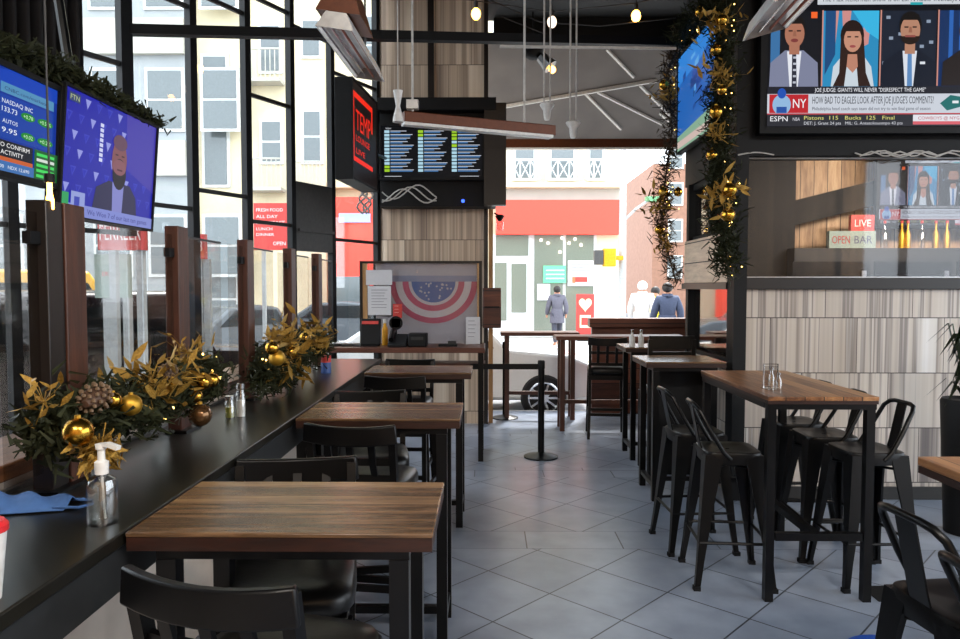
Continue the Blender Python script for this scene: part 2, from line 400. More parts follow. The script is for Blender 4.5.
# tiled pillar wall with its lower glazed opening
wl, wr = at(744, 200, YF).x, 6.6
zb, zt = at(800, 278, YF).z, at(800, 157, YF).z
struct('wall_front', MB().bx(XS, 7.4, YF, YF + .16, 0, zb - .09), 'stone_front', label='striped stone tile wall below the dark window', cat='wall')
m = MB().bx(XS, 7.4, YF, YF + .16, zt, ZC).bx(wr, 7.4, YF, YF + .16, zb - .09, zt).bx(XS, wl, YF - .02, YF + .16, zb - .09, zt)
struct('wall_front_upper', m, 'black_matte', label='black wall behind the big television', cat='wall')
struct('trim_1', MB().bx(XS - .02, 7.4, YF - .05, YF - .002, zb - .09, zb), 'dark_brown', label='dark wooden ledge under the pillar window', cat='trim', bevel=.006)
struct('trim_2', MB().bx(XS - .04, XS + .06, YF - .06, YF + .1, 0, ZC), 'black_matte', label='black corner post at the left edge of the tiled wall', cat='trim')
struct('trim_3', MB().bx(XS + .06, 7.4, YF - .06, YF - .002, zt, zt + .12), 'black_matte', label='black rail between television and window', cat='trim')
struct('baseboard_front', MB().bx(XS + .06, 7.4, YF - .02, YF - .001, 0, .1), 'charcoal', label='dark baseboard under striped tiles', cat='baseboard')
w4 = struct('window_4', MB().bx(wl, wr, YF + .05, YF + .06, zb, zt), 'dim_glass', label='long dim window in the pillar wall', cat='window')
m = MB()
for x0, x1, z0, z1 in ((wl, wr, zb, zb + .012), (wl, wr, zt - .012, zt), (wl, wl + .012, zb, zt)): m.bx(x0, x1, YF + .02, YF + .048, z0, z1)
struct('window_frame', m, 'brushed_steel', w4)
# room behind the glass
struct('wall_back_room', MB().bx(2.9, 7.4, 8.6, 8.7, 0, ZC), 'back_plank', label='beige plank wall of the room behind the pillar window', cat='wall')
m = MB(); a = at(742, 226, 8.4); b = at(975, 168, 8.4)
m.sweep([a, b], .12, .28)
struct('trim_4', m, 'black_matte', label='dark sloping beam seen through the pillar window', cat='trim')
struct('trim_5', MB().bx(2.75, at(792, 200, 8.3).x, 8.2, 8.5, 0, ZC), 'black_matte', label='grey pier behind the left end of the pillar window', cat='trim')
# side wall X = XS
m = MB().bx(XS, XS + .1, YF + .16, 7.05, 0, 1.1)
struct('wall_side', m, 'stone_side', label='striped tile base of the side wall', cat='wall')
struct('wall_side_upper', MB().bx(XS, XS + .1, YF + .16, 7.2, 2.66, ZC), 'black_matte', label='black upper side wall holding the blue television', cat='wall')
struct('trim_6', MB().bx(XS - .03, XS + .1, YF + .1, 7.08, 1.7, 2.12), 'siding_wood', label='pale weathered wood siding band on side wall', cat='trim')
struct('trim_7', MB().bx(XS - .05, XS + .1, YF + .1, 7.1, 1.66, 1.715), 'dark_brown', label='dark ledge beneath wood siding band', cat='trim')
w5 = struct('window_5', MB().bx(XS + .04, XS + .05, YF + .16, 7.05, 1.1, 1.66), 'street_glass', label='glass strip below the wood siding', cat='window')
struct('window_frame', MB().bx(XS - .02, XS + .1, 6.98, 7.06, 0, 2.66).bx(XS - .01, XS + .1, YF + .16, 7.0, 1.06, 1.1), 'black_matte', w5)
w6 = struct('window_6', MB().bx(XS + .04, XS + .05, YF + .16, 7.05, 2.12, 2.66), 'street_glass', label='small upper panes above wood siding', cat='window')
m = MB()
for y in (6.05, 6.5, 7.02): m.bx(XS + .03, XS + .06, y - .03, y + .03, 2.12, 2.66)
m.bx(XS + .02, XS + .08, 5.84, 7.05, 2.12, 2.16).bx(XS + .02, XS + .08, 5.84, 7.05, 2.6, 2.66)
struct('window_frame', m, 'black_matte', w6)
# front column between the left glazing and the open front
CX0, CX1, CY = at(379, 300, 8.8).x, at(484, 300, 8.8).x, 8.8
struct('wall_column', MB().bx(CX0, CX1, CY, CY + .7, 0, ZC), 'stone_column', label='wide column clad in striped brown tile', cat='wall')
struct('trim_8', MB().bx(CX1, CX1 + .05, CY - .03, CY + .72, 0, ZC).bx(CX0 - .02, CX0 + .03, CY - .02, CY, 0, ZC).bx(at(428, 50, CY).x, at(434, 50, CY).x, CY - .03, CY - .001, 3.8, ZC), 'dark_brown', label='dark wood edging of the tiled column', cat='trim')
struct('trim_9', MB().bx(CX1 + .055, CX1 + .11, CY + .05, CY + .12, 0, 3.0), 'pale_wood', label='pale wood batten at the right edge of column', cat='trim')
# low wall under the counter, with its wooden sill
struct('wall_left', MB().bx(-1.55, -1.40, -1, 6.0, 0, 1.12), 'cream_wall', label='pale low wall under the window counter', cat='wall')
struct('trim_10', MB().bx(-1.66, -1.385, -1, 6.0, 1.12, 1.17), 'sill_wood', label='brown wooden sill behind the counter', cat='trim', bevel=.006)
# left glazing: mullions along a wall that turns away from the street
WD = Vector((.51, 1, 0)).normalized(); WN = Vector((-WD.y, WD.x, 0))
RZ = math.atan2(WD.y, WD.x)
def wpt(px, z, off=0):
    Y = -5.7 / ((px - 488) / 720 - .51); return Vector((wallx(Y), Y, z)) + WN * off
mull = [(-1870, .07), (-640, .07), (-120, .07), (10, .07), (128, .1), (194, .07), (248, .07), (292, .06), (332, .06), (377, .06)]
MW = Matrix.Rotation(RZ, 3, 'Z')
mm = MB()
for px, wd in mull:
    p = wpt(px, 0); zb0_ = 2.08 if px == 128 else 0; mm.box((p.x, p.y, (ZC + zb0_) / 2), (wd, .07, ZC - zb0_), MW)
fr = struct('window_1', mm, 'black_matte', label='tall black framed window wall along the left street', cat='window')
ends = [wpt(px, 0) for px, _ in mull]
thin = MB()
for i in range(len(mull) - 1):
    for z in {-2: (2.1, 3.4), -1: (2.1, 3.4), 0: (2.1, 3.4), 1: (2.1, 3.4), 2: (2.35, 4.05), 3: (2.52, 4.2), 4: (2.3, 3.48, 4.4), 5: (2.52, 4.3), 6: (2.2, 4.0)}[i - 2]:
        thin.sweep([ends[i] + Vector((0, 0, z)), ends[i + 1] + Vector((0, 0, z))], .03, .035)
struct('glazing_bar', thin, 'charcoal', fr)
pn = MB()
for i in range(len(mull) - 1):
    c = (ends[i] + ends[i + 1]) / 2; pn.box((c.x, c.y, (.62 + ZC) / 2), ((ends[i + 1] - ends[i]).length - .05, .008, ZC - .62), MW)
struct('window_pane', pn, 'window_glass', fr)
c = (ends[0] + ends[-1]) / 2; ln = (ends[0] - ends[-1]).length
struct('wall_street', MB().box((c.x, c.y, .31), (ln, .1, .62), MW), 'charcoal', label='low black wall below the window wall', cat='wall')
c = (ends[7] + ends[8]) / 2; z0, z1 = 2.05, 2.75
struct('window_2', MB().box((c.x, c.y, (z0 + z1) / 2), ((ends[8] - ends[7]).length - .06, .07, z1 - z0), MW).box((c.x + .05, c.y - .02, 2.26), ((ends[8] - ends[7]).length - .08, .03, .03), MW), 'grey_paint', label='grey blanked panel in the window wall', cat='window')
# steel tie bar across the room
a = wpt(133, 0); a.z = at(133, 30, a.y).z; b = atx(690, 43, XS)
struct('trim_11', MB().sweep([a, b], .08, .075), 'black_matte', label='long black steel tie bar across the room', cat='trim')
struct('trim_12', MB().sweep([at(500, 46.5, 5.75), at(676, 48.5, 5.88)], .02, .018), 'wire_white', label='white strip under the right half of the tie bar', cat='trim')
# patio front: half wall and awning outside
zh = at(640, 318, 9.55).z; x0 = at(591, 400, 9.55).x
struct('wall_patio', MB().bx(x0, 3.4, 9.5, 9.62, 0, zh - .12), 'bench_wood', label='low dark wood wall at open front', cat='wall')
struct('trim_13', MB().bx(x0 - .04, 3.4, 9.44, 9.66, zh - .12, zh), 'bench_wood', label='brown wooden cap board on patio wall', cat='trim', bevel=.008)
struct('wall_front_right', MB().bx(XS + .75, 7.4, YO, YO + .1, 0, ZC), 'black_matte', label='black front wall right of the opening', cat='wall')
struct('wall_front_header', MB().bx(CX1 + .12, XS + .75, YO, YO + .1, 4.95, ZC), 'black_matte', label='black header above the open front', cat='wall')
# outside ground
struct('ground', MB().bx(-60, 60, -25, 90, -.35, -.2), 'asphalt', label='grey street outside', cat='street')
struct('ground_sidewalk', MB().bx(-4, 12, YO + .1, 9.95, -.2, -.03), 'sidewalk', label='pale sidewalk at open front', cat='sidewalk')
struct('ground_far_sidewalk', MB().bx(-40, 40, 14.2, 24, -.2, 0), 'sidewalk', label='sunlit far sidewalk across the street', cat='sidewalk')

# ================================================================== AWNING OUTSIDE
aw = thing('awning', 'grey cloth awning with pale ribs outside the open front', 'awning', (1.2, YO + .1, 4.0))
def loc(o, p): return Vector(p) - Vector(o.location)
zA, zB, yA, yB = 4.95, 3.98, YO + .12, 11.4
pA = [Vector((-.6, yA, zA)), Vector((3.6, yA, zA)), Vector((3.6, yB, zB)), Vector((-.6, yB, zB))]
MB().prism([loc(aw, p) for p in pA], (0, 0, .03)).build('canopy_cloth', 'awning_cloth', aw)
nn = (pA[1] - pA[0]).cross(pA[3] - pA[0]).normalized()
def onaw(px, py):
    d = ray(px, py); t = (pA[0] - CP).dot(nn) / d.dot(nn); return CP + d * t + Vector((0, 0, -.02))
for q in ([(585, 92), (621, 128)], [(598, 91), (662, 123)], [(640, 84), (672, 116)], [(607, 48), (634, 76)], [(660, 112), (672, 122)]):
    MB().sweep([loc(aw, onaw(*q[0])), loc(aw, onaw(*q[1]))], .035, .03).build('rib', 'awning_rib', aw)
MB().sweep([loc(aw, onaw(500, 106)), loc(aw, onaw(657, 79))], .05, .045).build('cross_rail', 'awning_rib', aw)
MB().bx(-1.8, 2.4, yB - YO - .12, yB - YO - .06, zB - 4.0 - .12, zB - 4.0 + .03).build('valance', 'rust_brown', aw)
MB().bx(-1.8, 2.4, yB - YO - .12, yB - YO - .08, zB - 4.0 - .15, zB - 4.0 - .12).build('front_rail', 'awning_rib', aw)
p = at(533, 50, 9.4)
sp = thing('spot_lamp', 'black round spot lamp hanging above the open front', 'lamp', p)
MB().ball((0, 0, 0), .13).build('lamp_housing', 'black_matte', sp)
MB().tube([(0, 0, .1), (0, 0, ZC - p.z)], .012).build('stem', 'black_matte', sp)
MB().tube([(.1, -.05, -.1), (.22, -.08, -.24)], [.07, .1]).build('lamp_shade', 'brushed_steel', sp)
MB().ball((.24, -.1, -.28), .045).build('bulb', 'bulb_warm', sp)

# ================================================================== OUTSIDE: BUILDINGS, CARS, PEOPLE
def facade_window(par, x0, x1, y, z0, z1, fm='white_frame'):
    f = MB().bx(x0, x1, y - .06, y, z0, z1).build('window', fm, par)
    t = .1; MB().bx(x0 + t, x1 - t, y - .09, y - .06, z0 + t, (z0 + z1) / 2 - .04).bx(x0 + t, x1 - t, y - .09, y - .06, (z0 + z1) / 2 + .04, z1 - t).build('pane', 'window_dark', f)
YB = 24.0
def bx_px(x, y): v = at(x, y, YB); return v
b1 = thing('building', 'cream building with bright red shop band across the street', 'building', (1, YB, 0))
L0 = Vector((1, YB, 0))
xl, xr = at(330, 200, YB).x - 1, at(619, 200, YB).x - 1
MB().bx(xl, xr, 0, 8, 0, 13).build('facade', 'facade_cream', b1)
zr1, zr0 = at(560, 201, YB).z, at(560, 235, YB).z
rb = MB().bx(at(496, 0, YB).x - 1, xr - .02, -.35, 0, zr0, zr1).build('sign_band', 'red_band', b1)
MB().bx(at(496, 0, YB).x - 1, xr + .05, -.12, 0, zr1, zr1 + .5).build('cornice', 'facade_white', b1)
MB().bx(xl, xr + .1, -.5, 0, at(0, 190, YB).z, at(0, 190, YB).z + .16).build('ledge', 'facade_cream', b1)
for a_, b_ in ((513, 537), (549, 577), (588, 606)):
    facade_window(b1, at(a_, 0, YB).x - 1, at(b_, 0, YB).x - 1, 0, at(0, 182, YB).z, at(0, 140, YB).z)
    bl = MB(); xa, xb = at(a_ - 3, 0, YB).x - 1, at(b_ + 3, 0, YB).x - 1; za, zb_ = at(0, 182, YB).z, at(0, 163, YB).z
    for z in (za, zb_): bl.tube([(xa, -.45, z), (xb, -.45, z)], .025, 6)
    for i in range(3):
        u0 = xa + (xb - xa) * i / 3; u1 = xa + (xb - xa) * (i + 1) / 3
        bl.tube([(u0, -.45, za), (u0, -.45, zb_)], .02, 6).tube([(u0, -.45, za), (u1, -.45, zb_)], .016, 6).tube([(u1, -.45, za), (u0, -.45, zb_)], .016, 6)
    bl.build('balcony_rail', 'white_frame', b1)
for k in range(5): facade_window(b1, at(150 + 0, 0, YB).x * 0 + xl + 1.0 + k * 2.2, xl + 2.1 + k * 2.2, 0, 8.6, 10.6)
# shop front under the band
def shop(x0, x1, y0, y1, d0=-.06, d1=0): return MB().bx(at(x0, 0, YB).x - 1, at(x1, 0, YB).x - 1, d0, d1, max(.02, at(0, y0, YB).z), at(0, y1, YB).z)
sf = shop(493, 598, 345, 235).build('shopfront', 'white_frame', b1)
for q in ((495, 507, 320, 263), (512, 527, 312, 264)): shop(*q, -.1, -.06).build('door_glass', 'shop_glass', sf)
for q in ((496, 529, 256, 236), (535, 564, 330, 236), (567, 595, 330, 236)): shop(*q, -.1, -.06).build('window_glass', 'shop_glass', sf)
g = shop(544, 567, 283, 266, -.14, -.1).build('poster', 'leaf_green', b1); g.data.materials[0] = mat('poster_green', '#5fc08a', .6); g['label'] = 'green poster'
shop(569, 595, 286, 261, -.14, -.1).build('poster', 'paper', b1)['label'] = 'white poster'
shop(538, 551, 300, 284, -.14, -.1).build('notice', 'paper', b1)
pc = Pic(at(569, 286, YB - .15) - L0, (1 / 30, 0, 0), (0, 0, 1 / 30), .004)
for i in range(3): pc.rect(2, 15 + i * 3, 22, 16 + i * 3, '#8a8a90')
pc.rect(6, 4, 18, 9, '#d03a30').rect(3, 3, 6, 9, '#a86a40')
pc.build('poster_print', 'print', b1)
pc = Pic(at(544, 283, YB - .15) - L0, (1 / 30, 0, 0), (0, 0, 1 / 30), .004)
for i in range(3): pc.rect(2, 4 + i * 4, 20, 5 + i * 4, '#d8ecd8')
pc.build('poster_print', 'print', b1)
lt = MB()
for q in ((541, 240), (548, 243), (562, 238), (569, 243), (575, 239), (560, 252), (581, 245)):
    v = at(*q, YB - .13) - L0; lt.ball(v, .05, 8)
lt.build('ceiling_lamp', 'shop_light', b1)
p = at(585, 328, 22.5)
sg = thing('street_sign', 'tall red standing sign with cream heart before shop window', 'sign', (p.x, 22.5, 0))
zt_ = at(0, 294, 22.5).z
MB().bx(-.28, .28, -.03, .03, .15, zt_).build('board', 'label_red', sg, .01); MB().bx(-.24, .24, -.2, .2, 0, .15).build('foot', 'charcoal', sg)
pc = Pic((-.28, -.035, .15), (.56, 0, 0), (0, 0, zt_ - .15), .003)
hp = [(.5 + .36 * (math.sin(R(a)) ** 3), .76 + .18 * (13 * math.cos(R(a)) - 5 * math.cos(R(2 * a)) - 2 * math.cos(R(3 * a)) - math.cos(R(4 * a))) / 16) for a in range(0, 360, 15)]
pc.poly(hp, '#f2dfb0').rect(.2, .2, .8, .5, '#f2dfb0').rect(.28, .26, .72, .44, '#c23a34').build('sign_print', 'print', sg)

b2 = thing('building', 'tall pale grey building at the far left of the street', 'building', (-14, YB - 1, 0))
MB().bx(-14, at(185, 0, YB - 1).x + 14, 0, 8, 0, 24).build('facade', 'facade_grey', b2)
for z in (5.2, 9.0, 12.6): MB().bx(-14, at(185, 0, YB - 1).x + 14, -.2, 0, z, z + 1.1).build('ledge', 'facade_white', b2)
for z in (6.6, 10.4, 2.0):
    for k in range(7):
        x = -2.4 + k * 1.75 - 3.2
        facade_window(b2, x, x + 1.25, 0, z, z + 2.0)
b3 = thing('building', 'bright cream building seen through middle of window wall', 'building', (-8, YB - .5, 0))
MB().bx(at(191, 0, YB - .5).x + 8, at(324, 0, YB - .5).x + 8, 0, 8, 0, 20).build('facade', 'facade_cream', b3)
for a_, b_, y0, y1 in ((200, 228, 188, 55), (258, 282, 165, 120), (258, 282, 75, 25), (300, 322, 165, 110), (300, 322, 60, 20), (205, 235, 330, 268)):
    facade_window(b3, at(a_, 0, YB - .5).x + 8, at(b_, 0, YB - .5).x + 8, 0, at(0, y0, YB - .5).z, at(0, y1, YB - .5).z)
for a_, b_, y0 in ((252, 288, 192), (252, 288, 88), (296, 326, 195)):
    bl = MB(); xa, xb = at(a_, 0, YB).x + 8, at(b_, 0, YB).x + 8; z = at(0, y0, YB).z
    bl.bx(xa, xb, -.6, 0, z - .1, z)
    for i in range(9): bl.tube([(xa + (xb - xa) * i / 8, -.58, z), (xa + (xb - xa) * i / 8, -.58, z + .9)], .02, 6)
    bl.tube([(xa, -.58, z + .9), (xb, -.58, z + .9)], .03, 6); bl.build('balcony', 'facade_white', b3)
# red shop wall and signs seen through the left glazing
p0, p1 = at(334, 330, YB - 2), at(377, 197, YB - 2)
rs = thing('shop_kiosk', 'red street shop wall left of the tiled column', 'shop', (p0.x, YB - 2, 0))
MB().bx(0, p1.x - p0.x, 0, 1.4, 0, p1.z).build('wall', 'red_band', rs)
MB().bx(.2, p1.x - p0.x - .2, -.1, 0, at(0, 223, YB - 2).z, at(0, 214, YB - 2).z).build('sign_strip', mat('pale_blue', '#9aa8d8', .5), rs)
MB().bx(.1, 1.1, -.06, 0, .6, 2.0).build('window', 'window_dark', rs)
def wall_sign(name, label, x0, x1, y0, y1, Y, col, lines, tc, rows=1):
    a = at(x0, y1, Y); b = at(x1, y0, Y); W, H = b.x - a.x, b.z - a.z
    o = thing(name, label, 'sign', (a.x, Y, 0))
    MB().bx(0, W, 0, .08, a.z, b.z).build('board', col, o)
    MB().bx(W * .2, W * .2 + .06, .02, .08, 0, a.z).bx(W * .8, W * .8 + .06, .02, .08, 0, a.z).build('post', 'pole_grey', o)
    pc = Pic((0, -.005, a.z), (W, 0, 0), (0, 0, H), .003)
    for (t, x, y, h, w_) in lines: pc.text(t, x, y, h, tc, w=w_)
    pc.build('sign_print', 'print', o); return o
mat('sign_pale', '#8fa096', .5)
wall_sign('street_sign', 'red sign with white lines of writing outside window wall', 254, 289, 203, 250, 12.5, 'label_red', [('FRESH FOOD', .08, .82, .07, .75), ('ALL DAY', .08, .68, .07, .6), ('BREAKFAST', .08, .55, .07, .8), ('LUNCH', .08, .42, .06, .45), ('DINNER', .08, .3, .06, .5), ('OPEN', .55, .1, .08, .35)], '#f4e4e0')
wall_sign('street_sign', 'pale red shop sign with big white letters beyond counter', 98, 143, 217, 250, 6.1, 'label_red', [('FERREER', .05, .3, .5, .9)], '#f0dcd8')
wall_sign('street_sign', 'white sandwich sign with small red letters beyond counter', 95, 127, 254, 298, 6.35, 'sign_pale', [('ERROR', .25, .5, .1, .55)], '#c8403a')
wall_sign('street_sign', 'small red sign with white letters between counter posts', 193, 204, 234, 259, 7.0, 'label_red', [('53', .15, .3, .45, .7)], '#f0dcd8')
# far street on the right
b4 = thing('building', 'tall reddish brick building far down the side street', 'building', (10.5, 44, 0))
MB().bx(at(655, 0, 44).x - 10.5, 9, 0, 12, -.2, at(0, 165, 44).z).build('facade', 'facade_brick', b4)
for i in range(4):
    for k in range(3): facade_window(b4, .4 + k * 1.7, 1.3 + k * 1.7, 0, 2.2 + i * 2.2, 3.6 + i * 2.2)
b5 = thing('building', 'pale distant building at end of side street', 'building', (9, 60, 0))
MB().bx(at(630, 0, 60).x - 9, at(660, 0, 60).x - 9, 0, 10, -.2, at(0, 205, 60).z).build('facade', 'facade_white', b5)
for i in range(4): facade_window(b5, at(634, 0, 60).x - 9, at(650, 0, 60).x - 9, 0, 2 + i * 1.6, 3 + i * 1.6)
YP = 17.0; p = at(622, 300, YP)
sl = thing('street_lamp', 'grey street lamp pole at the corner across the street', 'street lamp', (p.x, YP, 0))
MB().tube([(0, 0, 0), (0, 0, at(0, 140, YP).z)], [.1, .07], 12).build('pole', 'pole_grey', sl)
MB().lathe([(.18, 0), (.16, .3), (.1, .5)]).build('base', 'pole_grey', sl)
q = at(650, 199, YP); q2 = at(622, 222, YP)
MB().tube([(0, 0, q2.z), (.3, 0, q2.z + .3), (q.x - p.x, 0, q.z)], .03).build('arm', 'pole_grey', sl)
MB().bx(q.x - p.x - .1, q.x - p.x + .2, -.1, .1, q.z - .06, q.z + .05).build('lamp_head', mat('sign_green', '#6fae7a', .5), sl)
MB().tube([(0, 0, at(0, 150, YP).z), (-.45, 0, at(0, 150, YP).z)], .025).build('arm', 'pole_grey', sl)
p2 = at(605, 258, YP - .15)
ps = thing('pedestrian_signal', 'yellow pedestrian signal on the corner lamp pole', 'traffic light', (p2.x, YP - .15, p2.z - .2))
MB().bx(-.05, .24, -.12, .12, 0, .42).build('housing', 'traffic_yellow', ps, .02)
MB().bx(-.26, -.06, -.14, .06, .04, .38).build('signal_face', 'grey_paint', ps, .01)
MB().bx(.24, .42, -.03, .03, .15, .25).build('bracket', 'traffic_yellow', ps)

mat('car_glass', '#1c2022', .25, spec=.25)
def car(name, label, body, loc_, rz, L=4.5, van=False, suv=False):
    o = thing(name, label, 'car', loc_, rz)
    h = L / 2
    if van: prof = [(-h, .35), (-h, 1.7), (-h + .25, 2.15), (h - 1.5, 2.15), (h - .8, 1.25), (h - .1, 1.05), (h, .6), (h, .35)]
    elif suv: prof = [(-h, .45), (-h, 1.15), (-h + .3, 1.72), (-h + .6, 1.82), (.3, 1.84), (h - 1.5, 1.22), (h - .3, 1.12), (h, .9), (h, .4)]
    else: prof = [(-h, .4), (-h, .85), (-h + .15, .98), (-h + .7, 1.02), (-h + 1.3, 1.42), (-.1, 1.48), (.5, 1.42), (h - 1.35, 1.0), (h - .5, .92), (h - .08, .75), (h, .45), (h - .1, .3)]
    prof = prof + [(h - .45, .28), (-h + .45, .28)]
    MB().prism([(x, -.86, z) for x, z in prof], (0, 1.72, 0)).build('body', body, o, .05)
    if van: win = [(-h + .4, 1.3), (-h + .45, 1.95), (h - 1.55, 1.95), (h - 1.1, 1.3)]
    elif suv: win = [(-h + .3, 1.25), (-h + .55, 1.68), (.22, 1.7), (h - 1.7, 1.25)]
    else: win = [(-h + 1.0, 1.02), (-h + 1.45, 1.36), (.42, 1.36), (h - 1.55, 1.02)]
    MB().prism([(x, -.875, z) for x, z in win], (0, 1.75, 0)).build('window', 'car_glass', o)
    for sx in (-h + .85, h - .85):
        for sy in (-.8, .8):
            mt = Matrix.Rotation(R(90), 3, 'X')
            wh = MB().lathe([(.2, -.1), (.3, -.1), (.325, -.06), (.325, .06), (.3, .1), (.2, .1)], (sx, sy, .325), 28, mt).build('wheel', 'tyre', o)
            k = MB(); s_ = -1 if sy < 0 else 1
            k.lathe([(.07, -.115), (.07, .115)], (sx, sy, .325), 12, mt)
            for j in range(10):
                a = 2 * PI * j / 10; k.box((sx + .13 * math.cos(a), sy + s_ * .1, .325 + .13 * math.sin(a)), (.19, .02, .03), (0, -a, 0))
            k.tube([(sx + .215 * math.cos(2 * PI * j / 24), sy + s_ * .1, .325 + .215 * math.sin(2 * PI * j / 24)) for j in range(24)], .018, 6, True)
            k.build('rim', 'chrome', wh)
    MB().bx(h - .06, h + .02, -.75, -.4, .6, .72).bx(h - .06, h + .02, .4, .75, .6, .72).build('headlamp', 'white_plastic', o)
    MB().bx(-h - .02, -h + .05, -.75, -.45, .7, .82).bx(-h - .02, -h + .05, .45, .75, .7, .82).build('tail_lamp', 'label_red', o)
    return o
wx = at(540, 395, 10.8).x
car('car', 'white car parked at curb outside the open front', 'car_white', (wx - 1.4, 10.95, -.2), 0)
def street_car(px, Y, **k):
    p = at(px, 300, Y); return (p.x, Y, -.2)
car('car', 'dark maroon car on the street beyond nearest counter posts', 'car_dark', street_car(105, 7.7), RZ, suv=True)
car('car', 'dark red car on the far side of left street behind parked maroon car', 'car_dark', (-6.3, 10.3, -.2), RZ, suv=True)
car('car', 'grey car on the street beyond middle counter posts', 'car_grey', street_car(235, 16.7), RZ)
car('car', 'silver grey car outside window left of host stand', 'car_grey', street_car(352, 20.8), 0)
car('van', 'yellow van at far left beyond window wall', 'car_yellow', street_car(-8, 11.5), RZ, 5.2, True)

def person(label, loc_, rz, coat, legs, hair='hair_dark', h=1.72, long=.55, group=None, hood=False, stride=.18):
    o = thing('person', label, 'person', loc_, rz); k = h / 1.72
    J = {'pel': (0, 0, .92, .14), 'wai': (0, 0, 1.08, .13), 'che': (0, .01, 1.3, .16), 'nek': (0, .01, 1.46, .06), 'hd0': (0, .03, 1.54, .085), 'hd1': (0, .03, 1.66, .08)}
    E = [('pel', 'wai'), ('wai', 'che'), ('che', 'nek'), ('nek', 'hd0'), ('hd0', 'hd1')]
    for s_, t in ((-1, 'l'), (1, 'r')):
        f = s_ * stride
        J.update({t + 'hip': (s_ * .09, 0, .86, .1), t + 'kne': (s_ * .1, f * .6 + .03, .48, .065), t + 'ank': (s_ * .1, f, .09, .045), t + 'toe': (s_ * .11, f + .15, .035, .035),
                  t + 'sho': (s_ * .19, 0, 1.4, .06), t + 'elb': (s_ * .25, -f * .4 - .02, 1.13, .045), t + 'wri': (s_ * .24, -f * .9 + .08, .9, .03), t + 'han': (s_ * .235, -f * .9 + .11, .8, .035)})
        E += [('pel', t + 'hip'), (t + 'hip', t + 'kne'), (t + 'kne', t + 'ank'), (t + 'ank', t + 'toe'), ('che', t + 'sho'), (t + 'sho', t + 'elb'), (t + 'elb', t + 'wri'), (t + 'wri', t + 'han')]
    def skin(keys, edges, add, name, m):
        me = bpy.data.meshes.new(name); ix = {q: i for i, q in enumerate(keys)}
        me.from_pydata([tuple(c * k for c in J[q][:3]) for q in keys], [(ix[a], ix[b]) for a, b in edges], [])
        ob = bpy.data.objects.new(name, me); COL.objects.link(ob); md = ob.modifiers.new('s', 'SKIN'); md.use_smooth_shade = True
        for i, q in enumerate(keys):
            r = (J[q][3] + add) * k; me.skin_vertices[0].data[i].radius = (r, r)
        me.skin_vertices[0].data[0].use_root = True
        ob.modifiers.new('u', 'SUBSURF').levels = 1
        ev = ob.evaluated_get(bpy.context.evaluated_depsgraph_get()); nm = bpy.data.meshes.new_from_object(ev)
        bpy.data.objects.remove(ob); nm.materials.clear(); nm.materials.append(M[m]); nm.shade_smooth()
        r = bpy.data.objects.new(name, nm); COL.objects.link(r); r.parent = o; return r
    skin(list(J), E, 0, 'body', 'skin')
    leg = ['pel'] + [t + q for t in 'lr' for q in ('hip', 'kne', 'ank')]
    skin(leg, [e for e in E if e[0] in leg and e[1] in leg], .015, 'trousers', legs)
    up = ['pel', 'wai', 'che'] + [t + q for t in 'lr' for q in ('sho', 'elb', 'wri')]
    c = skin(up, [e for e in E if e[0] in up and e[1] in up], .035, 'coat', coat)
    MB().lathe([(.21 * k, (.95 - long * .35) * k), (.2 * k, .95 * k), (.17 * k, 1.08 * k)], (0, 0, 0), 18).build('coat_skirt', coat, c)
    hr = MB().ball((0, (.03 - .02) * k, 1.63 * k), .108 * k, 14, (1, 1.05, 1)); hr.build('hood' if hood else 'hair', coat if hood else hair, o)
    MB().lathe([(.1 * k, -.02), (.115 * k, 0), (.1 * k, .05)], (0, 0, 1.46 * k), 14).build('collar', coat, c)
    return o
p = at(557, 330, 20.5); person('person in dark grey hooded coat walking away before the shop', (p.x, 20.5, 0), R(10), 'coat_grey', 'dark_trousers', h=1.7, long=.8)
p = at(642, 330, 16.0); person('person in white jacket and blue jeans on far corner', (p.x, 16.0, 0), R(-15), 'coat_white', 'jeans', h=1.8, hood=True)
p = at(655, 330, 16.6); person('person in yellow jacket between two others on far corner', (p.x, 16.6, 0), R(160), 'coat_yellow', 'dark_trousers', h=1.68)
p = at(667, 330, 14.9); person('person in navy padded jacket and jeans on far corner', (p.x, 14.9, 0), R(5), 'coat_navy', 'jeans', h=1.76)

# ================================================================== COUNTER AND DIVIDERS
CZ = 1.09
ct = thing('bar_counter', 'long black window counter along the left low wall', 'counter', (-1.14, 2.5, 0))
MB().bx(-.245, .26, -3.5, 3.4, CZ - .035, CZ).build('countertop', 'counter_black', ct, .004)
MB().bx(.2, .245, -3.5, 3.4, CZ - .15, CZ - .036).build('apron', 'counter_edge', ct)
for y in (-1.5, .5, 1.6, 3.2): MB().bx(-.24, .2, y - .025, y + .025, CZ - .3, CZ - .036).build('bracket', 'black_metal', ct)
for y in (.2, 1.2, 2.2, 3.3): MB().bx(.15, .2, y - .025, y + .025, 0, CZ - .036).build('leg', 'black_metal', ct)
MB().bx(-.243, -.225, -2.4, 2.2, CZ, CZ + .012).build('metal_strip', 'brushed_steel', ct)
DX = -1.27
posts = [(30, 73, 'double', 'nearest'), (161, 186, '', 'second'), (233, 252, '', 'third'), (278, 295, '', 'fourth'), (307, 321, '', 'fifth')]
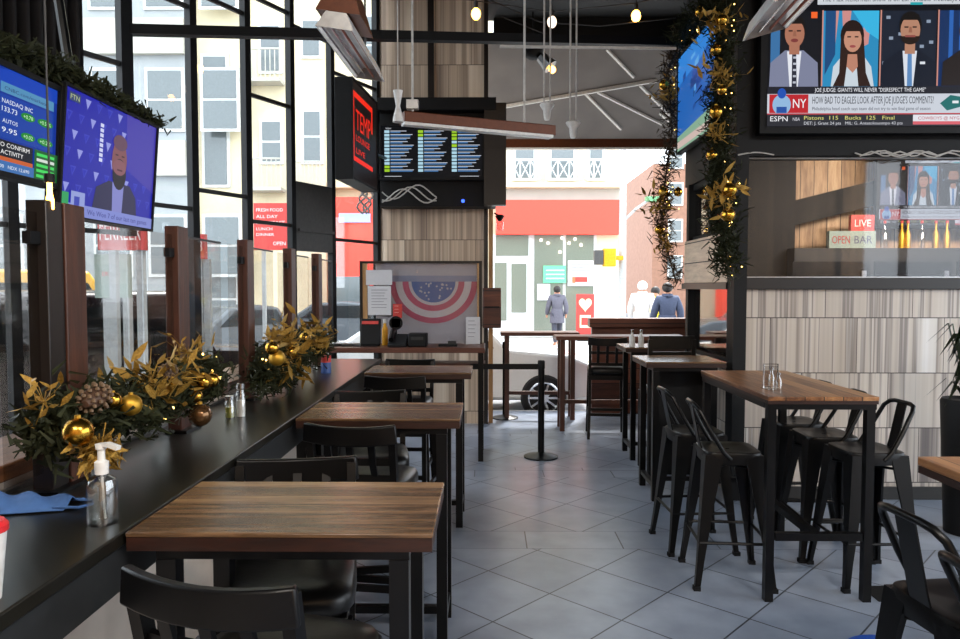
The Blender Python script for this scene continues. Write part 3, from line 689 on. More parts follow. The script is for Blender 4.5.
for i, (pa, pb, kind, nm) in enumerate(posts):
    y0 = DX * 720 / (pa + 5 - 488); y1 = DX * 720 / (pb - 488)
    if i: y0 = (y0 + y1) / 2 - .05; y1 = y0 + .1
    zt2 = 1.925
    o = thing('counter_divider', ['double brown wooden divider post, nearest on the counter', 'brown divider post second nearest on the counter, right of the blue screen', 'middle brown divider post at left end of far gold garland', 'brown divider post behind far gold garland, second from host stand', 'farthest thin divider post, closest to host stand'][i], 'divider', (DX, y0, CZ), 0, 'divider posts on the window counter')
    d = y1 - y0
    if kind: MB().bx(-.03, .03, 0, d * .42, 0, zt2 - CZ).build('board', 'dark_brown', o, .003); MB().bx(-.02, .035, d * .42 + .003, d, 0, zt2 - CZ).build('board', 'post_wood', o, .003)
    else: MB().bx(-.028, .028, 0, d, 0, zt2 - CZ).build('board', 'post_wood', o, .003)
    MB().bx(-.028, .06, -.03, d + .03, 0, .012).build('foot_plate', 'black_metal', o)
    MB().bx(-.012, .012, -.045, 0, .71, .745).build('bracket', 'black_matte', o)
    # acrylic panels either side of the post
    n0 = .16 if i == 0 else .2
    MB().bx(-.004, .004, -n0, -.002, .06, .8).build('acrylic_panel', 'acrylic', o)
    MB().bx(-.004, .004, d + .002, d + .42, .06, .8).build('acrylic_panel', 'acrylic', o)
    MB().bx(-.006, .006, d + .002, d + .42, .795, .803).build('panel_edge', 'wire_dark', o)

# ================================================================== WOODEN CHAIRS AND TABLES ON THE LEFT
def arc(x0, x1, y, bow, z, n=9, drop=0):
    return [(x0 + (x1 - x0) * i / (n - 1), y - bow * (1 - (2 * i / (n - 1) - 1) ** 2), z + drop * (1 - (2 * i / (n - 1) - 1) ** 2)) for i in range(n)]
def make_chair(label, back_h=1.08, group='black wooden chairs at the counter tables'):
    t = thing('bar_chair', label, 'chair', group=group)
    s = MB(); n = 20
    prof = []
    for k in range(n):
        a = 2 * PI * k / n; ca, sa = math.cos(a), math.sin(a); e = .38
        prof.append((math.copysign(abs(ca) ** e, ca), math.copysign(abs(sa) ** e, sa)))
    rings = [(.2, .715), (.212, .73), (.212, .765), (.2, .785), (.15, .796), (.01, .8)]
    vs = []; fs = []
    for r, z in rings: vs += [(x * r, y * r + .01, z) for x, y in prof]
    for i in range(len(rings) - 1):
        for k in range(n): fs.append((i * n + k, i * n + (k + 1) % n, (i + 1) * n + (k + 1) % n, (i + 1) * n + k))
    fs += [tuple(range(n))[::-1], tuple((len(rings) - 1) * n + k for k in range(n))]
    s.add(vs, fs).build('seat', 'seat_vinyl', t, ang=60)
    MB().bx(-.19, .19, -.19, .19, .65, .705).build('seat_frame', 'black_wood', t, .006)
    for sx in (-1, 1):
        MB().sweep([(sx * .185, .18, .7), (sx * .2, .2, 0)], .036, .036, (0, 1, 0)).build('leg', 'black_wood', t)
        MB().sweep([(sx * .2, -.25, 0), (sx * .185, -.19, .45), (sx * .185, -.19, .72), (sx * .19, -.26, back_h - .02)], .03, .038, (0, 1, 0)).build('leg', 'black_wood', t)
        MB().sweep([(sx * .195, .19, .28), (sx * .195, -.22, .28)], .02, .03).build('stretcher', 'black_wood', t)
    MB().sweep([(-.195, .19, .2), (.195, .19, .2)], .022, .035).build('stretcher', 'black_wood', t)
    MB().sweep([(-.195, -.215, .33), (.195, -.215, .33)], .02, .03).build('stretcher', 'black_wood', t)
    bk = MB().sweep(arc(-.21, .21, -.262, .035, back_h - .04, drop=-.012), .026, .085).build('backrest', 'black_wood', t, .006)
    MB().sweep(arc(-.185, .185, -.228, .02, back_h - .17), .018, .032).build('cross_rail', 'black_wood', bk)
    MB().sweep(arc(-.185, .185, -.208, .012, .83), .018, .034).build('cross_rail', 'black_wood', bk)
    for x in (-.1, 0, .1): MB().sweep([(x, -.215, .835), (x, -.25, back_h - .18), (x, -.285, back_h - .06)], .03, .014, (0, 1, 0)).build('slat', 'black_wood', bk)
    return t
def make_table(label, group, w_, d_, top, name='bar_table', wood_='table_wood', edge='table_edge', th=.045):
    t = thing(name, label, 'table', group=group)
    tp = MB().bx(-w_ / 2, w_ / 2, -d_ / 2, d_ / 2, top - .012, top).build('tabletop', wood_, t, .003)
    MB().bx(-w_ / 2 + .002, w_ / 2 - .002, -d_ / 2 + .002, d_ / 2 - .002, top - th, top - .0125).build('tabletop_edge', edge, tp)
    for sx in (-1, 1):
        for sy in (-1, 1): MB().bx(sx * (w_ / 2 - .085) - .024, sx * (w_ / 2 - .085) + .024, sy * (d_ / 2 - .05) - .024, sy * (d_ / 2 - .05) + .024, 0, top - th - .03).build('leg', 'black_metal', t)
    a = MB()
    for sy in (-1, 1): a.bx(-w_ / 2 + .06, w_ / 2 - .06, sy * (d_ / 2 - .05) - .02, sy * (d_ / 2 - .05) + .02, top - th - .03, top - th)
    for sx in (-1, 1): a.bx(sx * (w_ / 2 - .085) - .02, sx * (w_ / 2 - .085) + .02, -d_ / 2 + .07, d_ / 2 - .07, top - th - .03, top - th)
    a.build('apron', 'black_metal', t)
    for sx in (-1, 1): MB().bx(sx * (w_ / 2 - .085) - .018, sx * (w_ / 2 - .085) + .018, -d_ / 2 + .075, d_ / 2 - .075, .1, .135).build('foot_rail', 'black_metal', t)
    MB().bx(-w_ / 2 + .11, w_ / 2 - .11, -.018, .018, .1, .135).build('foot_rail', 'black_metal', t)
    return t
GT = 'small wooden tables butted against the counter'
tb = make_table('dark plank table nearest the camera, its left end against the counter', GT, .74, .46, CZ)
tb.location = (-.502, 1.925, 0)
dup(tb, (-.495, 3.43, 0), 0, 'middle plank table of three along the counter, between two pairs of chairs', GT)
dup(tb, (-.485, 5.16, 0), 0, 'farthest plank table of the three along the counter, before the host stand', GT)
ch = make_chair('black wooden chair nearest the camera, its back to us, at the nearest plank table')
GC = ch['group']
ch.location = (-.515, 1.72, 0); ch.rotation_euler = (0, 0, R(-15))
for x, y, a, lb in [(-.63, 2.235, 189, 'black wooden chair behind the nearest plank table, its back rail showing above it'),
                    (-.57, 3.39, -8, 'black wooden chair drawn in to the near side of the middle plank table'),
                    (-.645, 3.89, 189, 'black wooden chair on the far side of the middle plank table'),
                    (-.60, 5.1, -6, 'black wooden chair drawn in to the near side of the farthest plank table'),
                    (-.66, 5.72, 178, 'black wooden chair between farthest plank table and host stand')]:
    dup(ch, (x, y, 0), R(a), lb, GC)

# ================================================================== HIGH TABLE AND METAL STOOLS ON THE RIGHT
HT = thing('high_table', 'long wooden high table with black metal frame and five stools', 'table', (1.76, 4.37, 0))
TZ = 1.105; w2, d2 = .29, .6
tp = MB().bx(-w2, w2, -d2, d2, TZ - .022, TZ).build('tabletop', 'high_table_wood', HT, .003)
MB().bx(-w2 + .002, w2 - .002, -d2 + .002, d2 - .002, TZ - .04, TZ - .0225).build('tabletop_edge', 'table_edge', tp)
for sx in (-1, 1):
    for sy in (-1, 1): MB().bx(sx * (w2 - .03) - .022, sx * (w2 - .03) + .022, sy * (d2 - .04) - .022, sy * (d2 - .04) + .022, 0, TZ - .07).build('leg', 'black_metal', HT)
fr = MB()
for sy in (-1, 1): fr.bx(-w2 + .005, w2 - .005, sy * (d2 - .04) - .026, sy * (d2 - .04) + .026, TZ - .07, TZ - .04)
for sx in (-1, 1): fr.bx(sx * (w2 - .03) - .026, sx * (w2 - .03) + .026, -d2 + .07, d2 - .07, TZ - .07, TZ - .04)
fr.build('apron', 'black_metal', HT)
for sy in (-1, 1): MB().bx(-w2 + .06, w2 - .06, sy * (d2 - .04) - .02, sy * (d2 - .04) + .02, .33, .37).build('foot_rail', 'black_metal', HT)
MB().bx(-.02, .02, -d2 + .06, d2 - .06, .33, .37).build('foot_rail', 'black_metal', HT)

def make_stool(label, group):
    """sheet steel bar stool with flared legs and a low bent back; sitter faces +Y"""
    t = thing('bar_stool', label, 'stool', group=group)
    n = 28; pr = []
    for k in range(n):
        a = 2 * PI * k / n; ca, sa = math.cos(a), math.sin(a)
        pr.append((math.copysign(abs(ca) ** .35, ca), math.copysign(abs(sa) ** .35, sa)))
    rg = [(.158, .69), (.162, .745), (.158, .757), (.15, .76), (.11, .752), (.012, .75)]
    vs = []; fs = []
    for r, z in rg: vs += [(x * r, y * r, z) for x, y in pr]
    for i in range(len(rg) - 1):
        for k in range(n): fs.append((i * n + k, i * n + (k + 1) % n, (i + 1) * n + (k + 1) % n, (i + 1) * n + k))
    MB().add(vs, fs).build('seat', 'black_metal', t, ang=50)
    for sx in (-1, 1):
        for sy in (-1, 1):
            A = Vector((sx * .158, sy * .158, .745)); Bp = Vector((sx * .205, sy * .205, .16)); C = Vector((sx * .222, sy * .222, .0))
            def sec(p, w_, q): return [p + Vector((-sx * w_, 0, 0)), p, p + Vector((0, -sy * w_, 0)), p + Vector((-sx * q, -sy * w_, 0)), p + Vector((-sx * q, -sy * q, 0)), p + Vector((-sx * w_, -sy * q, 0))]
            vs = sec(A, .1, .012) + sec(A.lerp(Bp, .5), .066, .014) + sec(Bp, .038, .016) + sec(C, .03, .018)
            fs = [(i * 6 + k, i * 6 + (k + 1) % 6, i * 6 + 6 + (k + 1) % 6, i * 6 + 6 + k) for i in range(3) for k in range(6)] + [(0, 1, 2, 3, 4, 5), (18, 19, 20, 21, 22, 23)]
            lg = MB().add(vs, fs).build('leg', 'black_metal', t, ang=60)
            MB().box((sx * .208, sy * .208, .012), (.038, .038, .024)).build('foot_cap', 'black_matte', lg)
    z = .26; q = .19
    for a, b in (((-q, -q), (q, -q)), ((q, -q), (q, q)), ((q, q), (-q, q)), ((-q, q), (-q, -q))): MB().tube([(a[0], a[1], z), (b[0], b[1], z)], .009).build('foot_rail', 'black_metal', t)
    MB().tube([(-.14, -.14, .66), (.14, .14, .66)], .008).tube([(.14, -.14, .66), (-.14, .14, .66)], .008).build('cross_brace', 'black_metal', t)
    pts = [(-.158, -.02, .72), (-.16, -.06, .76), (-.15, -.12, .86), (-.135, -.185, .985), (-.11, -.205, 1.012), (-.07, -.212, 1.02), (.07, -.212, 1.02), (.11, -.205, 1.012), (.135, -.185, .985), (.15, -.12, .86), (.16, -.06, .76), (.158, -.02, .72)]
    bk = MB().tube(pts, .0125, 10).build('backrest', 'black_metal', t, ang=60)
    MB().sweep([(0, -.15, .745), (0, -.165, .8), (0, -.19, .92), (0, -.21, 1.015)], .085, .006, (0, 1, 0)).build('splat', 'black_metal', bk)
    return t
GS = 'black metal stools around the high table'
st = make_stool('black metal stool at the near left corner of the long high table', GS)
st.location = (1.38, 4.13, 0); st.rotation_euler = (0, 0, R(-90 - 4))
for x, y, a, lb in [(1.34, 4.66, -90 + 3, 'black metal stool at far left side of the long high table, behind another'),
                    (2.17, 4.13, 92, 'black metal stool at the near right corner of the long high table'),
                    (2.13, 4.55, 88, 'middle black metal stool on tiled-wall side of the long high table'),
                    (2.12, 4.98, 91, 'farthest black metal stool on tiled-wall side of the long high table')]:
    dup(st, (x, y, 0), R(a), lb, GS)
GS2 = 'black metal stools at the right edge'
dup(st, (1.42, 2.10, 0), R(-90 + 6), 'black metal stool in the right foreground with its whole back in view', GS2)
dup(st, (1.335, 1.66, 0), R(-90 - 3), 'black metal stool cut by the right edge, in front of another', GS2)
RT = thing('bar_table', 'brown plank table cut by the right edge of the picture', 'table', (2.02, 1.9, 0))
tp = MB().bx(-.56, .5, -.6, .54, TZ - .03, TZ).build('tabletop', 'high_table_wood', RT, .003)
MB().bx(-.558, .498, -.598, .538, TZ - .055, TZ - .031).build('tabletop_edge', 'table_edge', tp)
for sx in (-1, 1):
    for sy in (-1, 1): MB().bx(sx * .42 - .03, sx * .42 + .03, sy * .47 - .06, sy * .47, 0, TZ - .056).build('leg', 'black_metal', RT)
MB().bx(-.42, .42, .38, .4, .5, TZ - .056).build('panel', 'black_metal', RT)
# plant in dark pot before the tiles
p = at(968, 440, 4.9)
pl = thing('potted_plant', 'green leafy plant in tall dark pot at right edge', 'plant', (p.x, 4.9, 0))
MB().lathe([(.13, 0), (.17, .9), (.16, .92), (.14, .9)]).build('pot', 'black_matte', pl); MB().lathe([(.13, .86), (.001, .88)]).build('soil', 'dark_soil', pl)
lf = MB()
for i in range(60):
    a = rnd.uniform(0, 2 * PI); r = rnd.uniform(.12, .3); h = rnd.uniform(1.0, 1.45); d = Vector((math.cos(a), math.sin(a), 0)); s_ = Vector((-d.y, d.x, 0)) * .018
    p0 = Vector((0, 0, .86)); p1 = d * r * .5 + Vector((0, 0, h)); p2 = d * r + Vector((0, 0, h - .15))
    lf.add([p0, p1 - s_, p2, p1 + s_], [(0, 1, 2, 3)])
lf.build('foliage', 'leaf_green', pl)

# ================================================================== TABLES FARTHER BACK ON THE RIGHT
GF = 'narrow tables along the right wall'
r2 = make_table('wooden table against side wall with black end panel below', GF, .62, .55, 1.1, 'bar_table', 'table_wood')
r2.location = (1.545, 5.83, 0)
r2.location = (1.535, 5.84, 0)
MB().bx(-.2, .3, .1, .13, .12, 1.02).build('end_panel', 'black_matte', r2)
r3 = dup(ch, (0, 0, 0), 0, 'x'); 
for c_ in list(r3.children_recursive): bpy.data.objects.remove(c_)
bpy.data.objects.remove(r3)
r3 = make_table('small table with two little bottles, behind the panelled table', GF, .56, .5, 1.1, 'bar_table', 'table_wood')
r3.location = (1.6, 7.15, 0)
sc_ = thing('slat_chair', 'black chair with broad horizontal back slats between two right tables', 'chair', (1.62, 6.55, 0), R(180))
MB().bx(-.2, .2, -.2, .2, .72, .77).build('seat', 'seat_vinyl', sc_, .02)
bk = MB().sweep(arc(-.2, .2, .2, .0, 1.19), .02, .12).build('backrest', 'black_wood', sc_); 
for z in (1.06, .93): MB().sweep(arc(-.2, .2, .2, .0, z), .02, .1).build('slat', 'black_wood', bk)
for sx in (-1, 1):
    MB().bx(sx * .19 - .018, sx * .19 + .018, .18, .22, 0, 1.22).build('leg', 'black_wood', sc_); MB().bx(sx * .19 - .018, sx * .19 + .018, -.2, -.165, 0, .72).build('leg', 'black_wood', sc_)
    MB().bx(sx * .19 - .012, sx * .19 + .012, -.165, .18, .25, .28).build('stretcher', 'black_wood', sc_)
# drink tables at the front opening
def drink_table(label, x0, x1, y, d_, z):
    o = thing('bar_table', label, 'table', ((x0 + x1) / 2, y, 0), 0, 'drink tables at the open front'); h = (x1 - x0) / 2
    tp = MB().bx(-h, h, -d_ / 2, d_ / 2, z - .045, z).build('tabletop', 'bench_wood', o, .004)
    for sx in (-1, 1):
        for sy in (-1, 1): MB().bx(sx * (h - .08) - .028, sx * (h - .08) + .028, sy * (d_ / 2 - .06) - .028, sy * (d_ / 2 - .06) + .028, 0, z - .045).build('leg', 'post_wood', o)
        MB().bx(sx * (h - .08) - .02, sx * (h - .08) + .02, -d_ / 2 + .09, d_ / 2 - .09, .3, .345).build('foot_rail', 'post_wood', o)
    MB().bx(-h + .11, h - .11, -.02, .02, .3, .345).build('foot_rail', 'post_wood', o)
    return o
drink_table('long narrow drink table beside column at open front', .16, 1.15, 9.2, .36, 1.11)
drink_table('drink table before patio wall with wooden chair pulled up', at(555, 333, 8.45).x, 2.3, 8.5, .4, 1.11)
C2 = make_chair('brown-black wooden high chair at the drink table by the open front', 1.13, None)
C2.location = (at(606, 400, 8.1).x, 8.12, 0); C2.rotation_euler = (0, 0, R(-6))

# ================================================================== STANCHIONS
def stanchion(label, x, y, top=.98):
    o = thing('stanchion', label, 'stanchion', (x, y, 0), 0, 'belt barrier posts by the open front')
    MB().lathe([(.17, 0), (.17, .012), (.14, .022), (.05, .04), (.032, .05)], (0, 0, 0), 28).build('base', 'black_metal', o)
    MB().tube([(0, 0, .04), (0, 0, top - .06)], .032, 16).build('pole', 'black_metal', o)
    MB().lathe([(.036, top - .08), (.036, top - .012), (.03, top)], (0, 0, 0), 16).build('belt_head', 'black_matte', o)
    return o
p = atz(541, 457, 0); s1 = stanchion('black belt post in the aisle, nearer of the two', p.x, p.y, .96)
q = atz(505, 418, 0); s2 = stanchion('black belt post beside column, farther of the two', q.x, q.y)
MB().bx(-.70, -.03, -.004, .004, .87, .925).build('belt', 'black_matte', s1)

# ================================================================== HOST STAND
YH = 7.15
hx0, hx1 = at(325, 350, YH).x, at(485, 350, YH).x
hs = thing('host_stand', 'brown host stand with framed clear screen before tiled column', 'host stand', ((hx0 + hx1) / 2, YH, 0))
hw = (hx1 - hx0) / 2; hz = at(430, 347, YH - .2).z
MB().bx(-hw, hw, -.3, .3, hz - .05, hz).build('desktop', 'bench_wood', hs, .004)
MB().bx(-hw, hw, .0, .28, hz - .22, hz - .18).build('shelf', 'bench_wood', hs)
for sx in (-1, 1):
    for sy in (-.26, .24): MB().bx(sx * (hw - .04) - .025, sx * (hw - .04) + .025, sy - .025, sy + .025, 0, hz - .05).build('leg', 'black_metal', hs)
    MB().bx(sx * (hw - .04) - .02, sx * (hw - .04) + .02, -.235, .215, .02, .06).build('foot_rail', 'black_metal', hs)
px0, px1 = at(360, 300, YH + .2).x - hs.location.x, at(482, 300, YH + .2).x - hs.location.x; pz = at(420, 261, YH + .2).z
f = MB().bx(px0, px1, .185, .225, pz - .025, pz).bx(px0, px0 + .03, .185, .225, hz, pz - .025).bx(px1 - .03, px1, .185, .225, hz, pz - .025).build('screen_frame', 'dark_brown', hs)
MB().bx(px0 + .03, px0 + .075, .19, .22, hz, pz - .025).bx(px1 - .05, px1 - .031, .19, .22, hz, pz - .025).build('frame_batten', 'pale_wood', f)
MB().bx(px0 + .075, px1 - .05, .202, .208, hz, pz - .025).build('clear_panel', 'acrylic', f)
# painted half-round bunting picture on white sheet behind the clear panel
k = YH / 720
o_ = at(385, 345, YH + .24); bn = thing('bunting_banner', 'red white and blue half-round bunting picture behind the host stand screen', 'banner', (o_.x, YH + .235, hz))
u = (YH + .235) / 720
sh = Pic((0, 0, 0), (u, 0, 0), (0, 0, u), .001)
MB().bx(-9 * u, 95 * u, .0015, .006, 0, 81 * u).build('sheet', mat('banner_sheet', '#d4d4e2', .8, var=.05, scale=3), bn)
cx, cy = 49, 62
sh.rect(2, 60, 92, 68, '#a6b0d0')
for rx, c in ((44, '#d86e8c'), (38, '#ece6ee'), (31, '#d86e8c'), (25, '#ece6ee'), (22, '#6480c0')):
    sh.ell(cx, cy, rx, rx * .95, c, 180, 360, 28)
for i in range(24):
    a = R(180 + rnd.uniform(12, 168)); r = rnd.uniform(3, 19); sh.ell(cx + r * math.cos(a), cy + r * math.sin(a), 1, 1, '#d6dae6', n=8, lift=(i == 0))
sh.build('bunting_print', 'print', bn)
def on_desk(px, dy=0): return at(px, 345, YH + dy).x
def sheet(name, label, x0, x1, y0, y1, Y, col='paper', lines=0, cat='paper', red=None):
    a, b = at(x0, y1, Y), at(x1, y0, Y); o = thing(name, label, cat, (a.x, Y, a.z)); W, H = b.x - a.x, b.z - a.z
    MB().bx(0, W, 0, .003, 0, H).build('sheet', col, o)
    if lines:
        pc = Pic((0, -.001, 0), (W, 0, 0), (0, 0, H), .0006)
        for i in range(lines): pc.rect(.15, .85 - .7 * i / lines, .15 + rnd.uniform(.4, .7), .85 - .7 * i / lines + .02, red or '#8a8a92', lift=(i == 0))
        pc.build('sheet_print', 'print', o)
    return o
sheet('paper_notice', 'upper white notice on host stand screen', 366, 392, 270, 285, YH + .17, lines=0)
sheet('paper_notice', 'longer white notice with lines on host stand screen', 368, 391, 286, 315, YH + .17, lines=7)
sheet('paper_notice', 'small red notice on host stand screen', 393, 402, 304, 318, YH + .17, 'label_red', 3, red='#f0d0c8')
sheet('paper_notice', 'white card leaning at right of host stand screen', 466, 480, 317, 345, YH + .17, lines=5)
def on(px, dy): v = at(px, 340, YH + dy); return (v.x, YH + dy, hz)
tm = thing('payment_terminal', 'black payment terminal with red header on host stand', 'terminal', on(371, -.12))
MB().box((0, 0, .14), (.19, .05, .26), (R(-12), 0, 0)).build('screen_body', 'black_matte', tm, .008); MB().box((0, .03, .01), (.15, .14, .02)).build('foot', 'black_matte', tm)
MB().box((0, -.048, .235), (.16, .004, .03), (R(-12), 0, 0)).build('header_strip', 'label_red', tm)
ph = thing('desk_phone', 'black desk phone beside payment terminal', 'phone', on(398, -.14))
MB().prism([(-.09, -.1, 0), (-.09, .1, 0), (-.09, .1, .12), (-.09, -.1, .03)], (.18, 0, 0)).build('phone_body', 'black_matte', ph, .008); MB().tube([(-.06, -.07, .07), (-.06, .09, .15)], .025).build('handset', 'black_metal', ph)
pr = thing('receipt_printer', 'black receipt printer right of desk phone', 'printer', on(418, -.12))
MB().bx(-.09, .09, -.1, .1, 0, .13).build('printer_body', 'black_matte', pr, .012); MB().bx(-.06, .06, -.103, -.1, .07, .1).build('paper_slot', 'charcoal', pr)
fn = thing('desk_fan', 'small round black fan behind desk phone', 'fan', on(396, .06))
MB().tube([((.06) * math.cos(2 * PI * i / 20), 0, .22 + .06 * math.sin(2 * PI * i / 20)) for i in range(20)], .01, 6, True).build('guard', 'black_matte', fn)
b_ = MB()
for i in range(4): b_.box((.025 * math.cos(i * PI / 2), 0, .22 + .025 * math.sin(i * PI / 2)), (.06, .008, .09), (0, -i * PI / 2, 0))
b_.build('blade', 'charcoal', fn); MB().lathe([(.06, 0), (.06, .015), (.012, .02), (.012, .16)]).build('stand', 'black_matte', fn)
sb = thing('spray_bottle', 'yellow bottle behind payment terminal', 'bottle', on(385, .02))
MB().lathe([(.03, 0), (.03, .16), (.015, .2), (.015, .22)]).build('bottle_body', 'traffic_yellow', sb); MB().lathe([(.018, .22), (.018, .26)]).build('cap', 'white_plastic', sb)
for i in range(7):
    px = 322 + i * 6.2; z0 = .03
    t_ = tag(MB().box((0, 0, .012 + .0), (.12, .1, .024), (0, 0, R(i * 25))).build('menu_stack', 'paper' if i % 2 else 'charcoal', None, .003), ['dark tray at left end of host stand', 'pale stack of cards near left end of host stand', 'dark clutter tray second on host stand', 'white card stack third along host stand', 'dark wallet pile before window on host stand', 'pale order pads left of terminal', 'dark pad holder touching payment terminal'][i], 'stationery', 'clutter on left end of host stand')
    v = on(px, -.1 + .13 * (i % 2)); t_.location = (v[0], v[1], hz)
st_ = thing('stapler', 'black low tray at right of host stand', 'stationery', on(448, -.1)); MB().bx(-.09, .09, -.06, .06, 0, .02).build('tray', 'black_matte', st_); MB().bx(.0, .08, -.03, .03, .02, .05).build('stapler_body', 'charcoal', st_)
p = at(493, 309, 8.2)
mbx = thing('menu_box', 'brown wall box mounted at right edge of tiled column', 'box', (p.x, 8.68, p.z))
MB().bx(-.12, .1, -.1, .08, -.24, .24).build('box_body', 'bench_wood', mbx, .01); MB().bx(-.1, .08, -.11, -.1, .0, .02).build('slot', 'black_matte', mbx)
p = at(500, 222, 8.9)
wl_ = thing('wall_lantern', 'small black wall lantern on the outer edge of tiled column', 'lamp', (p.x, 9.0, p.z))
MB().lathe([(.03, .1), (.06, .08), (.02, .02)]).build('cap', 'black_matte', wl_); MB().lathe([(.04, -.1), (.05, 0), (.03, .03)]).build('lantern_glass', 'bottle_glass', wl_); MB().tube([(0, 0, .08), (-.07, 0, .12)], .01).build('arm', 'black_matte', wl_)

# ================================================================== TELEVISIONS
def tv(label, o, ux, uy, W, H, draw, bez=.02, th=.05, emat='black_matte', name='television', mount=None, group=None):
    """o: lower-left screen corner, ux/uy unit vectors"""
    o = Vector(o); ux = Vector(ux).normalized(); uy = Vector(uy).normalized(); n = ux.cross(uy)
    t = thing(name, label, 'television', o, 0, group)
    m = Matrix((ux, uy, n)).transposed()
    MB().box(m @ Vector((W / 2, H / 2, -th / 2 - .001)), (W + 2 * bez, H + 2 * bez, th), m).build('casing', emat, t, .004)
    b = MB()
    for x0, x1, y0, y1 in ((-bez, W + bez, -bez, 0), (-bez, W + bez, H, H + bez), (-bez, 0, 0, H), (W, W + bez, 0, H)): b.box(m @ Vector(((x0 + x1) / 2, (y0 + y1) / 2, .004)), (x1 - x0, y1 - y0, .01), m)
    b.build('bezel', emat, t)
    pc = Pic((0, 0, 0), ux, uy, .0003); draw(pc, W, H); pc.build('screen', 'screen_picture', t)
    if mount:
        MB().box(m @ Vector((W / 2, H / 2, -th - .04)), (.3, .2, .08), m).build('mount_plate', 'black_metal', t)
        for a, b2_ in mount: MB().tube([m @ Vector(a), Vector(b2_) - o], .02).build('mount_arm', 'black_metal', t)
    return t
def draw_sports(p, W, H):
    # drawn on a 250 x 140 grid
    s = W / 250.0
    def X(a): return a * s
    def rc(x0, y0, x1, y1, c, **k): p.rect(X(x0), X(y0), X(x1), X(y1), c, **k)
    def pl(pts, c, **k): p.poly([(X(a), X(b)) for a, b in pts], c, **k)
    def el(x, y, rx, ry, c, **k): p.ell(X(x), X(y), X(rx), X(ry), c, **k)
    def tx(t, x, y, h, c, w): p.text(t, X(x), X(y), X(h), c, w=X(w))
    rc(0, 0, 250, 140, '#0a0a10')
    rc(48, 118, 250, 129, '#c9ced6'); tx('The Max Kellerman Show is on ESPN Radio weekdays at 2 ET', 52, 121, 5, '#33343c', 150); rc(138, 117.5, 150, 120, '#28a0a8')
    for x0, x1, c in ((2, 52, '#15161c'), (53, 108, '#2a88b8'), (110, 164, '#1b2230'), (166, 222, '#16305c')): rc(x0, 39, x1, 112, c)
    # backdrop details
    rc(3, 60, 12, 95, '#3a6ea0', lift=False); rc(42, 105, 48, 111, '#f0642a')
    for x in (60, 72, 92): pl([(x, 112), (x + 9, 112), (x + 6, 80), (x + 2, 78)], '#c88a86', lift=False)
    pl([(82, 112), (108, 112), (108, 84), (96, 92)], '#38b0dc'); pl([(56, 50), (66, 70), (66, 112), (56, 112)], '#1d4878')
    for i in range(12): rc(112 + (i * 9) % 48, 60 + i * 4, 116 + (i * 9) % 48, 63 + i * 4, '#8a98ac', lift=False)
    for x in (176, 186, 206): rc(x, 60, x + 4, 112, '#2c62b0')
    def man(cx, top, skin_, suit, shirt, tie, hair, beard=None, jw=24):
        pl([(cx - jw, 39), (cx - jw + 1, 62), (cx - 9, 74), (cx + 9, 74), (cx + jw - 1, 62), (cx + jw, 39)], suit)
        pl([(cx - 7, 73), (cx + 7, 73), (cx + 4, 39), (cx - 4, 39)], shirt)
        pl([(cx - 2, 70), (cx + 2, 70), (cx + 3, 39), (cx - 2, 39)], tie)
        rc(cx - 5, 70, cx + 5, 80, skin_)
        el(cx, top - 12, 11, 14, hair); el(cx, top - 16, 9.6, 13.5, skin_)
        if beard: el(cx, top - 22, 9.4, 8, beard, a0=180, a1=360); rc(cx - 5, top - 23, cx + 5, top - 21, '#8c4a44')
        else: el(cx, top - 22.5, 3.6, 1.8, '#7c3a38')
        pl([(cx - 10, top - 11), (cx - 7, top - 6.5), (cx + 7, top - 6.5), (cx + 10, top - 11), (cx + 8, top - 1.5), (cx, top + 2), (cx - 8, top - 1.5)], hair)
        for dx in (-4, 4): rc(cx + dx - 2, top - 14, cx + dx + 2, top - 12.6, '#2a1a18', lift=False)
        pl([(cx - 1, top - 13), (cx + 1, top - 13), (cx + 1.8, top - 18.5), (cx - 1.8, top - 18.5)], '#94604c', lift=False)
    man(26, 106, '#a8705a', '#7a7f98', '#dfe2ea', '#2a2c3a', '#1a1412')
    for i in range(5): rc(25, 42 + i * 6, 28, 44 + i * 6, '#b8bcc8', lift=(i == 0))
    # woman with long dark hair
    pl([(62, 39), (64, 58), (72, 68), (94, 68), (101, 58), (104, 39)], '#c4cfd8')
    el(82, 88, 11.5, 15, '#241612'); pl([(71, 88), (70, 52), (64, 39), (75, 39), (78, 66), (86, 66), (89, 39), (101, 39), (96, 52), (93, 88)], '#2e1c16')
    pl([(78, 70), (87, 70), (88, 58), (83, 52), (77, 58)], '#b8806a'); el(82.5, 84, 8.6, 12, '#bf8a72'); pl([(74, 92), (91, 92), (86, 99), (78, 99)], '#241612')
    el(82.5, 77.5, 3, 1.3, '#9a4a4a')
    for dx in (-3.6, 3.6): rc(82.5 + dx - 1.8, 86, 82.5 + dx + 1.8, 87.3, '#2a1a18', lift=False)
    man(138, 109, '#b08068', '#141a28', '#d6dce6', '#5a86b8', '#14100e', '#241812', 27)
    rc(148, 60, 153, 62.5, '#d8dce4')
    man(196, 104, '#b88a72', '#241d1c', '#cfd0d4', '#584a58', '#4a3a30', None, 27)
    rc(52, 39, 53.4, 112, '#c4897c'); rc(108.4, 39, 109.8, 112, '#c4897c'); rc(164.2, 39, 165.6, 112, '#c4897c')
    rc(0, 32, 250, 38.6, '#20212a'); tx('JOE JUDGE: GIANTS WILL NEVER "DISRESPECT THE GAME"', 46, 33.4, 4, '#e6e8ee', 108)
    rc(0, 12.5, 250, 31.5, '#c6ccd6'); tx("HOW BAD TO EAGLES LOOK AFTER JOE JUDGE'S COMMENTS?", 44, 22, 7.2, '#16181f', 118)
    tx('Philadelphia head coach says team did not try to win final game of season', 44, 15.6, 3.4, '#3a3d48', 115)
